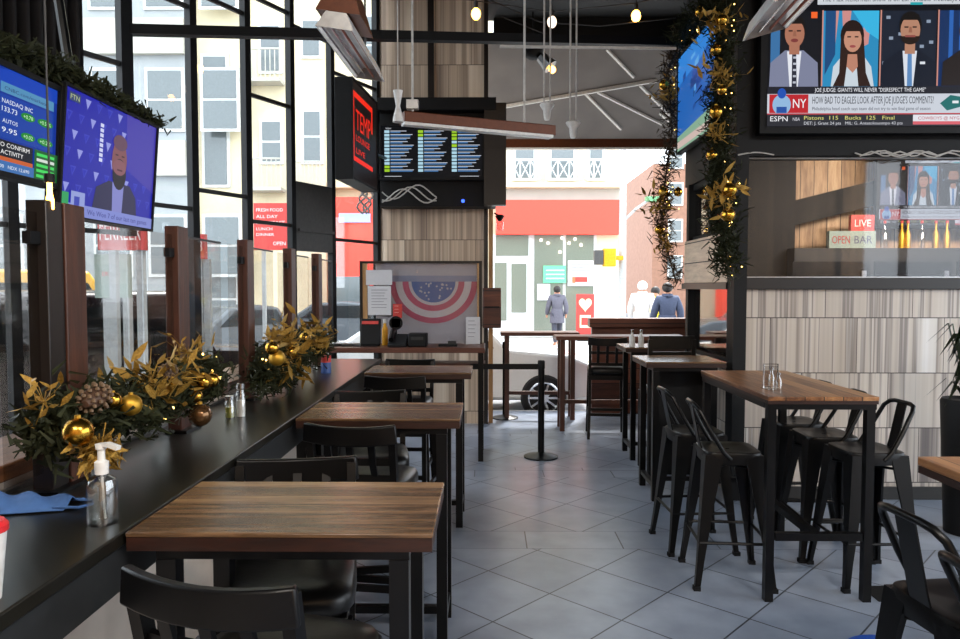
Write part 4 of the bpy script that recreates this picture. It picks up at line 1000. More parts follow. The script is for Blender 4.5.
    rc(2, 13, 40, 31, '#b8242c'); tx('NY', 25, 18, 9, '#eef0f4', 13)
    el(14, 21, 9, 10, '#8eb4d8'); el(14, 32, 4.2, 5, '#1f4fae'); rc(9, 13, 19, 19, '#244f9e')
    pl([(168, 22), (178, 30), (196, 27), (190, 24), (197, 21), (186, 18), (175, 15)], '#1d6a68'); rc(180, 22, 186, 24.5, '#e2e6ea')
    rc(0, 11.4, 250, 12.6, '#b83a44'); rc(0, 0, 250, 11.4, '#2b2c33')
    tx('ESPN', 3, 5, 5, '#f0f0f4', 17); tx('NBA', 25, 5.4, 3.4, '#c8c8d0', 7); tx('Pistons  115   Bucks  125   Final', 36, 6.4, 3.8, '#d6d27a', 88); tx('DET: J. Grant 24 pts   MIL: G. Antetokounmpo 43 pts', 36, 1.6, 3, '#d0d2da', 96)
    rc(142, 1.5, 250, 11, '#dedfe6'); tx('COWBOYS @ NYG', 147, 6.2, 3.2, '#b0303a', 40); rc(142, 1.5, 250, 4.6, '#d4606a')
YT = YF - .13
kx = YT / 720
o_ = at(766, 127, YT)
tv('big wall television showing four people in panels above pillar window', o_, (1, 0, 0), (0, 0, 1), 250 * kx, 140 * kx, draw_sports, .05, .08)
cbl = MB()
for j, (xa, xb) in enumerate(((855, 960), (860, 940), (880, 975))):
    pts = [at(xa + (xb - xa) * i / 14, 153 + 2.5 * math.sin(i * 1.3 + j * 2) + j, YF - .075) for i in range(15)]; cbl.tube(pts, .006, 6)
tag(cbl.build('cable_bundle', 'wire_white'), 'loose white cables lying along rail under big television', 'cable')
c2 = MB().tube([at(738 + i * 4, 155 - 2.5 * math.sin(i / 9 * PI), YF - .075) for i in range(10)], .006, 6); tag(c2.build('cable', 'wire_white'), 'short white cable at left end of rail under big television', 'cable')
# the television on the plank wall of the back room
kb = 8.3 / 720
tv('dim television on plank wall seen through pillar window', at(878, 226, 8.25), (1, 0, 0), (0, 0, 1), 130 * kb, 66 * kb, draw_sports, .03, .06, mount=[((.6, .4, -.1), at(930, 190, 8.6))])
p = at(851, 247, 8.2)
bs = thing('bar_sign', 'red and white lettered sign on back room cabinet, seen through pillar window', 'sign', (p.x, 8.2, 0))
za = at(851, 249, 8.2).z
bc = thing('back_cabinet', 'long dark cabinet behind the pillar window', 'cabinet', (at(880, 0, 8.2).x, 8.25, 0))
MB().bx(at(792, 0, 8.2).x - bc.location.x, 2.8, -.25, .3, 0, za).build('carcass', 'charcoal', bc)
for i in range(4): dr = MB().bx(-1.0 + i * .9, -.15 + i * .9, -.27, -.25, .2, za - .15).build('door', 'black_wood', bc); MB().bx(-.25 + i * .9, -.2 + i * .9, -.29, -.27, za - .4, za - .25).build('handle', 'brushed_steel', dr)
MB().bx(-.26, .26, -.03, .03, za, za + .2).build('board', 'sign_pale', bs); MB().bx(-.02, .24, -.03, .03, za + .2, za + .38).build('board', 'label_red', bs)
pc = Pic((-.26, -.032, za), (1, 0, 0), (0, 0, 1), .001); pc.text('OPEN', .03, .06, .09, '#a8323a', w=.2).text('BAR', .28, .06, .09, '#555a78', w=.2); pc.text('LIVE', .28, .25, .08, '#f0e0dc', w=.18); pc.build('sign_print', 'print', bs)
for i, px in enumerate((883, 900, 906, 920, 934, 945)):
    v = at(px, 240, 8.15); bt = thing('liquor_bottle', ['tall pale bottle left of others on back cabinet', 'amber bottle second on back cabinet', 'amber bottle third on back cabinet', 'pale bottle fourth on back cabinet', 'amber bottle fifth on back cabinet', 'pale bottle last on back cabinet'][i], 'bottle', (v.x, 8.12, za), 0, 'bottles on the back cabinet')
    MB().lathe([(.035, 0), (.035, .16), (.013, .21), (.013, .28)]).build('bottle_body', 'bottle_glass' if i % 3 == 0 else 'gold_matte', bt); MB().lathe([(.015, .28), (.015, .31)]).build('cap', 'label_red', bt)

def draw_blue(p, W, H):
    p.rect(0, 0, W, H, '#1a1c9c')
    r = random.Random(3)
    for i in range(9):
        for j in range(6):
            x = W * (i + .2 + .5 * (j % 2)) / 9; y = H * (.15 + .85 * (j + .2) / 6)
            if x + .06 * W > W or y + .09 * H > H: continue
            c = '#8b90d8' if (i + j) % 3 == 0 else '#3a40b8'
            p.poly([(x, y + .08 * H), (x + .055 * W, y + .08 * H), (x + .02 * W, y)], c, lift=(i == j == 0))
            if (i + j) % 3: p.poly([(x + .008 * W, y + .07 * H), (x + .042 * W, y + .07 * H), (x + .02 * W, y + .02 * H)], '#1f229e', lift=False)
    p.poly([(W * .62, H), (W, H), (W, H * .35), (W * .66, H * .5)], '#3d34a0')
    p.poly([(W * .3, H * .1), (W * .33, H * .28), (W * .46, H * .36), (W * .7, H * .36), (W * .78, H * .26), (W * .8, H * .1)], '#26254a')
    p.poly([(W * .5, H * .36), (W * .63, H * .36), (W * .62, H * .1), (W * .51, H * .1)], '#7c7fc0')
    p.ell(W * .565, H * .56, W * .085, H * .2, '#7a4a50'); p.ell(W * .57, H * .44, W * .078, H * .14, '#15101c'); p.ell(W * .565, H * .72, W * .08, H * .07, '#5d3c52')
    p.ell(W * .565, H * .5, W * .075, H * .07, '#80505a'); p.rect(W * .54, H * .47, W * .6, H * .485, '#4a2430')
    for dx in (-.035, .035): p.rect(W * (.565 + dx - .016), H * .6, W * (.565 + dx + .016), H * .612, '#20141c', lift=False)
    for i in range(8): p.rect(W * .34, H * (.5 + i * .042), W * .375, H * (.53 + i * .042), '#c8ccec', lift=(i == 0))
    p.rect(0, 0, W, H * .1, '#7a84c8'); p.text('We Won 7 of our last ten games', W * .25, H * .03, H * .045, '#23287a', w=W * .68)
    p.rect(0, H * .06, W * .07, H * .18, '#2a9a58'); p.rect(W * .09, H * .04, W * .22, H * .2, '#8c98d0'); p.rect(W * .12, H * .06, W * .17, H * .16, '#3540a8')
    p.rect(W * .03, H * .9, W * .13, H * .97, '#31406a'); p.text('FTN', W * .04, H * .915, H * .04, '#b8c48c', w=W * .08)
def draw_stock(p, W, H):
    p.rect(0, 0, W, H, '#0c2f8e')
    p.poly([(0, H * .8), (W * .6, H), (W, H), (W, H * .86)], '#123fae')
    p.rect(W * .52, H * .76, W * .97, H * .86, '#4f8ab4'); p.text('CNBC.com/markets', W * .55, H * .79, H * .035, '#16335e', w=W * .35)
    for i, c in enumerate(('#e0b02a', '#e06a2a', '#c83a4a', '#8a4ab8', '#3a78d0', '#3aa860')): p.ell(W * (.3 + .022 * i), H * .76, W * .02, H * .09, c, n=10, lift=(i == 0))
    p.text('CNBC', W * .28, H * .6, H * .07, '#dfe6f4', w=W * .18)
    p.rect(W * .5, H * .32, W * .97, H * .74, '#0f3c9c'); p.text('NASDAQ INC', W * .53, H * .66, H * .045, '#dfe6f4', w=W * .25)
    for i, (a, b, c) in enumerate((('133.73', '+0.78', '+0.58%'), ('', '', ''), ('9.95', '+0.02', '+0.2%'))):
        if a:
            y = H * (.58 - .1 * i); p.text(a, W * .53, y, H * .05, '#e6ecf6', w=W * .12); p.ell(W * .74, y + H * .02, W * .06, H * .04, '#18802a'); p.ell(W * .89, y + H * .02, W * .07, H * .04, '#18802a'); p.text(b, W * .7, y, H * .04, '#bff0c0', w=W * .08); p.text(c, W * .84, y, H * .04, '#bff0c0', w=W * .1)
    p.text('AUTOS', W * .53, H * .47, H * .04, '#dfe6f4', w=W * .12)
    p.ell(W * .32, H * .42, W * .08, H * .14, '#a87252'); p.ell(W * .32, H * .53, W * .085, H * .06, '#2a1c16')
    p.rect(0, H * .14, W * .78, H * .3, '#0e1420'); p.text('HOUSE VOTES TO CONFIRM', W * .2, H * .235, H * .045, '#f0f0f0', w=W * .55); p.text('SMALL BUSINESS ACTIVITY', W * .2, H * .165, H * .045, '#f0f0f0', w=W * .5)
    p.rect(0, H * .1, W * .78, H * .14, '#c05a2a'); p.rect(0, 0, W, H * .1, '#3a6aa8'); p.text('S&P 3700   DOW 30,200   NDX 12,690', W * .2, H * .03, H * .035, '#dfe6f4', w=W * .55)
    p.rect(W * .79, 0, W, H * .3, '#0e5a22')
    for i in range(5): p.rect(W * .81, H * (.02 + i * .055), W * .97, H * (.05 + i * .055), '#3fd05a' if i != 3 else '#d0d8d0', lift=(i == 0))
def draw_odds(p, W, H):
    p.rect(0, 0, W, H, '#05070c')
    p.text('TODAY', W * .04, H * .93, H * .03, '#dfe3ea', w=W * .06); p.text('SCORES', W * .46, H * .955, H * .025, '#dfe3ea', w=W * .1)
    for c in range(3):
        x = W * (.03 + .335 * c)
        for r_ in range(12):
            y = H * (.86 - r_ * .068); g = (r_ * 5 + c * 3) % 7
            p.rect(x, y, x + W * .05, y + H * .05, '#9ac82a' if (c, r_) in ((1, 1), (1, 0), (2, 1), (2, 2), (2, 4), (2, 0), (0, 10), (0, 11)) else '#a8cfe0', lift=(r_ == 0 and c == 0))
            p.rect(x + W * .06, y, x + W * (.16 + .02 * g), y + H * .026, '#3f6c9c', lift=False)
            p.rect(x + W * .06, y + H * .03, x + W * (.22 + .012 * g), y + H * .042, '#c6ccd8', lift=False)
    p.rect(W * .03, H * .02, W * .2, H * .03, '#c8ccd4', lift=False); p.rect(W * .78, H * .02, W * .97, H * .03, '#c8ccd4', lift=False)
def draw_red(p, W, H):
    p.rect(0, 0, W, H, '#17100f')
    c = '#f02a18'
    p.rect(W * .0, H * .84, W * .8, H * .9, c); p.rect(W * .0, H * .18, W * .06, H * .9, c); p.rect(W * .0, H * .18, W * .8, H * .23, c); p.rect(W * .75, H * .6, W * .8, H * .9, c)
    p.text('TEMP', W * .12, H * .52, H * .22, c, w=W * .6); p.text('LOUNGE', W * .12, H * .4, H * .07, c, w=W * .55); p.text('LIVE', W * .12, H * .27, H * .06, c, w=W * .35)
def draw_game(p, W, H):
    p.rect(0, 0, W, H, '#1e5fae')
    r = random.Random(11)
    p.poly([(0, 0), (W, 0), (W, H * .22), (0, H * .16)], '#7fa58c'); p.poly([(0, H * .7), (W, H * .8), (W, H), (0, H)], '#2f7fd0')
    for i in range(16):
        x, y = r.uniform(.02, .8) * W, r.uniform(.25, .85) * H; w_, h_ = r.uniform(.06, .2) * W, r.uniform(.03, .1) * H
        p.poly([(x, y), (x + w_, y + h_ * .4), (x + w_, y + h_ * 1.4), (x, y + h_)], r.choice(['#0f3f8c', '#5aa0dc', '#b6cce4', '#1a4a9c', '#123a7c']))
    p.rect(W * .02, H * .03, W * .9, H * .1, '#c6b0a8')
# left pair above the counter
TX = -1.62
def xplane(px, X): return X * 720 / (px - 488)
y0 = xplane(58, TX); y1 = xplane(150, TX)
zt0, zb0 = at(65, 79, y0).z, at(65, 208, y0).z
tv('television showing bearded man on blue, above the counter', (TX, y0, zb0 - .02), (0, 1, 0), (.08, 0, 1), y1 - y0, zt0 - zb0, draw_blue, .012, .05, mount=[((.3, .3, -.1), (TX - .25, (y0 + y1) / 2, 3.3))])
y3 = xplane(57, TX); zt1, zb1 = at(57, 92, y3).z, at(57, 184, y3).z
tv('television showing stock prices at far left edge, above the counter', (TX, y3 - .66, zb1), (0, 1, 0), (.06, 0, 1), .645, (zt1 - zb1), draw_stock, .02, .06, mount=[((.3, .2, -.1), (TX - .3, y3 - .3, 3.3))])
tr = struct('trim_14', MB().bx(TX - .34, TX - .22, .8, 3.7, 3.28, 3.36), 'black_metal', label='black steel rail carrying the two left televisions', cat='trim')
struct('trim_15', MB().bx(TX - .3, TX - .26, 1.0, 1.04, 3.36, ZC).bx(TX - .3, TX - .26, 2.2, 2.24, 3.36, ZC), 'black_metal', label='hangers of the left television rail', cat='trim')
# column television in its black housing
YC = 8.45
hb = thing('television_housing', 'black housing around the scores television on tiled column', 'housing', (at(440, 0, YC).x, YC, at(440, 206, YC).z))
hx = lambda px: at(px, 150, YC).x - hb.location.x
hz_ = lambda py: at(440, py, YC).z - hb.location.z
MB().bx(hx(379), hx(496), .06, .34, hz_(206), hz_(105)).build('back_box', 'black_matte', hb)
MB().bx(hx(379), hx(496), -.12, .06, hz_(112), hz_(100)).build('hood', 'black_matte', hb)
MB().bx(hx(484), hx(506), -.1, .06, hz_(206), hz_(105)).build('side_panel', 'dark_brown', hb)
o_ = at(382, 178, YC); e_ = at(482, 126, YC)
tv('television listing game scores in three columns on tiled column', (o_.x, YC - .03, o_.z), (1, 0, 0), (0, 0, 1), e_.x - o_.x, e_.z - o_.z, draw_odds, .03, .06)
ld = MB().ball(at(463, 201, YC - .1), .02, 8); tag(ld.build('indicator_light', 'led_blue'), 'tiny blue indicator light under scores television', 'light')
cb = MB()
for j in range(3): cb.tube([at(382 + i * 4.2, 192 + 7 * math.sin(i * .55 + j) + j * 2, YC - .12) for i in range(14)], .008, 6)
tag(cb.build('cable_bundle', 'wire_white'), 'loose cables hanging under scores television', 'cable')
# angled television with red lettering
a0, a1 = at(353, 177, 6.6), at(377, 189, 7.5); t0 = at(353, 79, 6.6)
ux = Vector((a1.x - a0.x, a1.y - a0.y, 0))
dz = t0.z - a0.z
tv('angled television with red lettering seen from its side', (a0.x, a0.y, a0.z), ux, (0, 0, 1), ux.length, dz, draw_red, .02, .16, mount=[((.5, .4, -.2), (CX0 + .2, CY, 3.2))])
cb = MB()
for j in range(4): cb.tube([at(362 + 2 * j + 5 * math.sin(i * .8 + j * 2), 188 + i * 3.2, 7.9) for i in range(9)], .012, 6)
tag(cb.build('cable_bundle', 'wire_white'), 'tangle of cables hanging below the angled television', 'cable')
# blue television on the side wall
y0s, y1s = atx(677, 100, XS - .08).y, atx(714, 100, XS - .08).y
zt_s, zb_s = atx(714, 16, XS - .08).z, atx(714, 126, XS - .08).z
tv('television showing blue game picture on side wall, framed by garland', (XS - .07, y0s, zb_s), (0, -1, 0), (0, 0, 1), y0s - y1s, zt_s - zb_s, draw_game, .02, .05)

# ================================================================== HEATERS, PENDANTS, STRING LIGHTS
def heater(label, p0, p1, w_, up, tilt):
    p0, p1 = Vector(p0), Vector(p1); d = (p1 - p0).normalized(); s_ = d.cross(Vector((0, 0, 1))).normalized(); nrm = s_.cross(d)
    Rm = Matrix.Rotation(tilt, 3, d); s_ = Rm @ s_; nrm = Rm @ nrm
    c = (p0 + p1) / 2; o = thing('radiant_heater', label, 'heater', c, 0, 'radiant heaters hung from the ceiling'); h = (p1 - p0).length / 2; w2 = w_ / 2
    prof = [(-w2, -.02), (-w2 * .55, .05), (w2 * .55, .05), (w2, -.02), (w2 * .9, -.02), (w2 * .5, .04), (-w2 * .5, .04), (-w2 * .9, -.02)]
    MB().prism([-d * h + s_ * a + nrm * b for a, b in prof], d * 2 * h).build('reflector', 'foil', o)
    for k_ in (-.4, -.13, .13, .4): MB().tube([-d * h * .96 + s_ * w_ * k_ - nrm * .005, d * h * .96 + s_ * w_ * k_ - nrm * .005], .006, 8).build('element', 'copper' if k_ > 0 else 'chrome', o)
    for e in (-1, 1): MB().prism([d * e * h + s_ * a + nrm * b for a, b in prof[:4]], d * e * .006).build('end_plate', 'brushed_steel', o)
    for e in (-.6, .6): MB().tube([d * e * h + nrm * .05, d * e * h + Vector((0, 0, ZC - c.z))], .006, 6).build('hanger', 'wire_dark', o)
    if up: MB().prism([-d * h * .95 + s_ * a + nrm * b for a, b in ((-.1, .06), (.1, .06), (.03, .22), (-.03, .22))], d * .34).build('burner_box', 'rust_brown', o)
    return o
heater('radiant heater with slatted foil reflector above left tables', at(335, 24, 3.2), at(370, 76, 4.1), .17, True, R(8))
heater('radiant heater with copper tube hung before big television', at(800, -12, 2.75), at(764, 30, 3.35), .2, False, R(-14))
p0, p1 = at(402, 118, 4.9), at(552, 132, 5.4)
lh = thing('strip_heater', 'long slim brown strip heater hung before scores television', 'heater', (p0 + p1) / 2)
d = (p1 - p0) / 2
MB().sweep([-d, d], .12, .075).build('housing', 'rust_brown', lh, .006); MB().sweep([-d * .98 + Vector((0, -.03, -.045)), d * .98 + Vector((0, -.03, -.045))], .07, .02).build('lamp_tube', 'white_plastic', lh)
for e in (-.87, .6):
    MB().tube([d * e + Vector((0, 0, .03)), d * e + Vector((0, 0, ZC - lh.location.z))], .008, 6).build('hanger', 'wire_white', lh)
MB().bx(-d.x * .87 - .04, -d.x * .87 + .04, -d.y * .87 - .03, -d.y * .87 + .03, .06, .12).build('bracket', 'brushed_steel', lh)
p = at(398, 106, 4.8)
hg = thing('hanging_shade', 'white hourglass shade hung at left end of strip heater', 'lamp', p, 0)
MB().lathe([(.036, -.105), (.034, -.08), (.014, 0), (.032, .1)]).build('shade', 'white_plastic', hg); MB().tube([(0, 0, .09), (0, 0, ZC - p.z)], .004, 6).build('cord', 'wire_white', hg)
for (px, py, dx, lb) in ((547, 112, 6, 'glass bell pendant on two rods, left of two by the awning'), (573, 130, 6, 'glass bell pendant on two rods, right of two by the awning')):
    p = at(px, py, 6.4); o = thing('glass_pendant', lb, 'pendant', p, 0, 'glass bell pendants'); q = dx / 720 * 6.4 / 2
    MB().lathe([(.022, -.07), (.027, -.055), (.036, .015), (.065, .06), (.06, .07)]).build('glass_shade', 'white_plastic', o)
    for s_ in (-1, 1): MB().tube([(s_ * q, 0, .07), (s_ * q, 0, ZC - p.z)], .008, 6).build('rod', 'wire_white', o)
sl_ = thing('string_lights', 'string of warm round bulbs under the black ceiling', 'string lights', at(560, 10, 6.9))
LO = Vector(sl_.location)
for pts in ([(440, -5), (476, 1), (552, 12), (636, 3), (690, -10)], [(490, 0), (540, 22), (600, 26), (676, 18)], [(500, 16), (545, 34), (580, 42)]):
    MB().tube([at(x, y, 6.9) - LO for x, y in pts], .005, 6).build('cable', 'wire_dark', sl_)
for px, py, on_ in ((476, 14, 1), (636, 16, 1), (552, 22, 0)):
    c = at(px, py, 6.9) - LO
    sk = MB().lathe([(.02, .04), (.02, .11)], c, 10).build('socket', 'wire_dark', sl_)
    MB().tube([c + Vector((0, 0, .1)), c + Vector((0, 0, .16))], .006, 6).build('lead', 'wire_dark', sk)
    MB().ball(c, .045, 12, (1, 1, 1.25)).build('bulb', 'bulb_warm' if on_ else 'bulb_pale', sl_)
p = at(50, 204, 2.05)
fb = thing('filament_bulb', 'glowing amber filament bulb above nearest divider post', 'lamp', p)
MB().lathe([(.003, -.022), (.01, -.014), (.011, .01), (.007, .03), (.007, .06)]).build('bulb', 'bulb_warm', fb); MB().lathe([(.014, .06), (.014, .085)]).build('socket', 'black_matte', fb); MB().tube([(0, 0, .08), (0, 0, 3.28 - p.z)], .003, 6).build('cord', 'wire_dark', fb)

# ================================================================== DRAPE
cu = MB(); A, B = wpt(-60, 0, -.15), wpt(74, 0, -.15)
n = 70; vs = []; fs = []
for i in range(n + 1):
    t = i / n; o = .045 * math.sin(t * 40 * PI / 2)
    for z in (2.95, ZC): q = A.lerp(B, t) - WN * o * (1.0); vs.append((q.x, q.y, z))
for i in range(n): fs.append((2 * i, 2 * i + 2, 2 * i + 3, 2 * i + 1))
cu.add(vs, fs); dr = cu.build('drape', 'curtain', None, ang=80); sm = dr.modifiers.new('t', 'SOLIDIFY'); sm.thickness = .01
tag(dr, 'dark pleated drape hanging at top left of window wall', 'curtain')

# ================================================================== GARLANDS
def needles(mb, path, n, r, L, rg, flat=1.0):
    path = [Vector(p) for p in path]
    for i in range(n):
        t = rg.random() * (len(path) - 1); k = min(int(t), len(path) - 2); c = path[k].lerp(path[k + 1], t - k)
        c = c + Vector((rg.gauss(0, r), rg.gauss(0, r), rg.gauss(0, r) * flat))
        d = Vector((rg.uniform(-1, 1), rg.uniform(-1, 1), rg.uniform(-.7, 1))).normalized(); s_ = d.orthogonal().normalized() * rg.uniform(.004, .009)
        ln = L * rg.uniform(.5, 1.2)
        mb.add([c - s_, c + s_, c + d * ln + s_ * .3, c + d * ln - s_ * .3], [(0, 1, 2, 3)])
        if i % 3 == 0:
            e = d.cross(s_).normalized() * s_.length; mb.add([c - e, c + e, c + d * ln + e * .3, c + d * ln - e * .3], [(0, 1, 2, 3)])
def pinecone(o, c, r, ax=(0, 1, .2)):
    ax = Vector(ax).normalized(); q = ax.to_track_quat('Z', 'Y').to_matrix(); m = MB(); tip = MB()
    m.lathe([(.01, -r * 1.3), (r * .75, -r * .6), (r * .8, 0), (r * .5, r * .8), (.008, r * 1.35)], c, 14, q)
    for i in range(7):
        z = -r * 1.1 + 2.2 * r * i / 6; rr = r * .98 * math.sqrt(max(.08, 1 - (z / (1.35 * r)) ** 2))
        for k in range(9):
            a = 2 * PI * (k + .5 * (i % 2)) / 9; p = Vector(c) + q @ Vector((rr * math.cos(a), rr * math.sin(a), z)); (tip if True else m).ball(p, r * .17, 6)
    pc = m.build('pinecone', 'cone_brown', o); tip.build('cone_scale', 'cone_tip', pc)
def leafspray(o, c, n, L, m_, rg, down=False, name='gold_leaf'):
    mb = MB(); c0 = Vector(c)
    for i in range(int(n * 2.6)):
        d = Vector((rg.uniform(-1, 1), rg.uniform(-1, 1), rg.uniform(-1, -.1) if down else rg.uniform(-.2, 1.2))).normalized(); s_ = d.orthogonal().normalized(); s_ = Matrix.Rotation(rg.uniform(0, 6.28), 3, d) @ s_
        l_ = L * rg.uniform(.22, .58); w_ = l_ * .15; c = c0 + Vector((rg.gauss(0, L * .3), rg.gauss(0, L * .3), rg.gauss(0, L * .26))); b = d.cross(s_) * l_ * .05
        e = d.cross(s_) * .0015 + s_ * .0015; mb.add([c0 - e, c0 + e, c + e, c - e], [(0, 1, 2, 3)])
        mb.add([c, c + d * l_ * .35 + s_ * w_ + b, c + d * l_ * .7 + s_ * w_ * .7, c + d * l_, c + d * l_ * .7 - s_ * w_ * .7, c + d * l_ * .35 - s_ * w_ + b], [(0, 1, 2, 3), (0, 3, 4, 5)])
    mb.build(name, m_, o)
def bauble(o, c, r, m_='gold'):
    c = Vector(c); b = MB().ball(c, r, 20).build('bauble', m_, o, ang=80); MB().lathe([(r * .22, r * .96), (r * .2, r * 1.16)], c, 10).build('bauble_cap', 'gold_matte', b)
def twinkles(o, path, n, r, rg):
    m = MB(); path = [Vector(p) for p in path]
    for i in range(n):
        t = rg.random() * (len(path) - 1); k = min(int(t), len(path) - 2); c = path[k].lerp(path[k + 1], t - k) + Vector((abs(rg.gauss(0, r)), rg.gauss(0, r), rg.gauss(0, r))); m.ball(c, .0055, 6)
    ob = m.build('fairy_light', 'lamp_dot', o); ob['kind'] = 'stuff'
def garland(label, path, n, r, L, seed, extra, pm='pine', tw=14, ln=0, flat=1.0):
    rg = random.Random(seed); path = [Vector(p) for p in path]; o = thing('garland', label, 'garland', path[0]); q = [p - path[0] for p in path]
    m = MB(); needles(m, q, n, r, L, rg, flat); m.build('foliage', pm, o)
    m = MB(); m.tube(q, .008, 6); m.build('wire', 'pine_brown', o)
    if tw: twinkles(o, q, tw, r * 1.1, rg)
    for e in extra:
        c = Vector(e[1]) - path[0]
        if e[0] == 'ball': bauble(o, c, e[2], e[3] if len(e) > 3 else 'gold')
        elif e[0] == 'cone': pinecone(o, c, e[2])
        elif e[0] == 'leaf': leafspray(o, c, e[2], e[3], 'gold_glitter', rg)
        elif e[0] == 'leafdown': leafspray(o, c, e[2], e[3], 'gold_glitter', rg, True)
    return o
def gx(px, py, X): return atx(px, py, X)
GXN = -1.19
garland('gold and green garland with pinecone and baubles at near end of the counter',
        [gx(48, 432, GXN), gx(80, 420, GXN), gx(120, 408, GXN), gx(160, 394, GXN), gx(190, 384, GXN), gx(208, 376, GXN)], 6000, .04, .05, 5,
        [('ball', gx(78, 432, -1.06), .038), ('ball', gx(131, 405, -1.08), .033, 'gold_matte'), ('cone', gx(95, 398, -1.1), .04), ('ball', gx(113, 400, -1.1), .024),
         ('ball', gx(203, 382, -1.08), .03), ('ball', gx(196, 396, -1.08), .024), ('ball', gx(212, 380, -1.06), .028), ('ball', gx(200, 415, -1.09), .044, 'bronze_glass'),
         ('leafdown', gx(101, 449, -1.03), 90, .085), ('leaf', gx(148, 388, -1.13), 26, .17), ('leaf', gx(180, 378, -1.13), 18, .14), ('leaf', gx(188, 352, -1.15), 14, .12), ('leaf', gx(44, 402, -1.15), 8, .1), ('ball', gx(172, 384, -1.1), .022), ('cone', gx(168, 372, -1.12), .03)], tw=34)
garland('gold garland with two bright baubles at far end of the counter',
        [gx(262, 378, -1.17), gx(278, 362, -1.17), gx(295, 350, -1.17), gx(318, 342, -1.17)], 4500, .05, .06, 8,
        [('ball', gx(272, 348, -1.05), .034), ('ball', gx(277, 358, -1.04), .04, 'gold_matte'), ('ball', gx(292, 352, -1.05), .032), ('ball', gx(305, 338, -1.05), .034), ('leaf', gx(290, 340, -1.08), 30, .2), ('leaf', gx(315, 342, -1.08), 26, .2), ('leafdown', gx(285, 362, -1.08), 20, .2), ('ball', gx(318, 346, -1.06), .03)], tw=24)
garland('dark garland lying along the tops of both left televisions', [(TX - .02, 1.75, 2.42), (TX - .02, 2.3, 2.46), (TX - .01, 2.62, 2.5), (TX, 2.78, zt0 + .03), (TX, 3.1, zt0 + .02), (TX, 3.5, zt0 + .01)], 3500, .03, .045, 12, [], 'pine', 0, flat=.6)
garland('long garland with gold leaves and baubles hanging down the pillar corner',
        [atx(722, -30, XS - .18), atx(724, 60, XS - .18), atx(718, 130, XS - .18), atx(722, 200, XS - .18), atx(728, 270, XS - .18)], 5000, .05, .075, 15,
        [('ball', atx(716, 112, XS - .25), .05), ('ball', atx(730, 190, XS - .25), .05), ('ball', atx(728, 215, XS - .25), .05), ('ball', atx(712, 155, XS - .25), .045), ('ball', atx(716, 50, XS - .25), .045), ('ball', atx(722, 20, XS - .25), .04), ('ball', atx(722, 90, XS - .25), .035),
         ('leaf', atx(724, 195, XS - .27), 20, .22), ('leaf', atx(718, 25, XS - .25), 18, .22), ('leaf', atx(720, 75, XS - .25), 16, .2), ('leaf', atx(716, 135, XS - .25), 12, .16)], tw=70)
garland('thin garland with baubles and big brown leaves hanging at far edge of side wall',
        [at(686, 30, 7.26), at(668, 70, 7.26), at(672, 130, 7.26), at(664, 190, 7.26), at(662, 230, 7.26), at(676, 282, 7.26)], 1700, .045, .1, 21,
        [('ball', at(664, 85, 7.2), .05), ('ball', at(663, 192, 7.2), .05), ('ball', at(678, 192, 7.2), .045), ('ball', at(659, 230, 7.2), .045), ('leaf', at(668, 95, 7.2), 16, .22), ('leaf', at(655, 208, 7.2), 14, .24), ('leaf', at(664, 245, 7.2), 12, .2)], 'pine_brown', 34)
garland('short garland draped across the top of the side wall television', [atx(720, 2, XS - .18), atx(704, 12, XS - .18), atx(690, 26, XS - .18), atx(678, 40, XS - .18)], 900, .05, .1, 27, [('ball', atx(700, 12, XS - .25), .04)], 'pine', 10)

# ================================================================== SMALL THINGS
def pump_bottle():
    p = atz(103, 523, CZ); o = thing('pump_bottle', 'clear sanitizer pump bottle with white pump on near counter', 'bottle', (p.x, p.y, CZ)); s = p.y / 1.785
    MB().lathe([(.034, 0), (.036, .006), (.036, .1), (.032, .112), (.014, .122), (.014, .13)], (0, 0, 0), 24).build('bottle_body', 'bottle_glass', o)
    MB().lathe([(.031, .006), (.031, .09)], (0, 0, 0), 20).build('gel', mat('gel', '#b9bdb8', .1, spec=.6), o).data.materials[0] = M['bottle_glass']
    c = MB().lathe([(.016, .125), (.017, .155), (.009, .16), (.009, .185), (.013, .188), (.013, .2)], (0, 0, 0), 18).build('pump', 'white_plastic', o)
    MB().sweep([(-.01, 0, .196), (.02, -.005, .2), (.05, -.012, .192)], .016, .01).build('nozzle', 'white_plastic', c)
    MB().tube([(0, 0, .125), (.006, 0, .012)], .003, 6).build('dip_tube', 'white_plastic', o)
pump_bottle()
def jar(label, px, py, h, r, body, cap=None, fill=None, name='condiment_jar'):
    p = atz(px, py, CZ); o = thing(name, label, 'jar', (p.x, p.y, CZ))
    MB().lathe([(r, 0), (r, h * .8), (r * .8, h * .9), (r * .8, h)], (0, 0, 0), 18).build('jar_body', body, o)
    if fill: MB().lathe([(r * .88, .004), (r * .88, h * .6)], (0, 0, 0), 16).build('contents', fill, o)
    if cap: MB().lathe([(r * .86, h), (r * .86, h * 1.18)], (0, 0, 0), 18).build('lid', cap, o)
    return o
jar('small glass jar with greenish filling on counter, left of taller one', 230, 418, .085, .022, 'bottle_glass', 'chrome', 'amber_liquid')
jar('taller clear glass shaker on counter beside greenish jar', 241, 417, .13, .022, 'bottle_glass', 'chrome', 'white_plastic')
cj = jar('red and blue candle jar on counter before far garland', 326, 373, .12, .035, 'label_blue', None)
MB().lathe([(.036, .075), (.036, .122)]).build('label_band', 'label_red', cj)
tl = jar('tiny glass tealight holder on counter beside candle jar', 315, 370, .03, .02, 'bottle_glass', None, 'white_plastic', 'tealight')
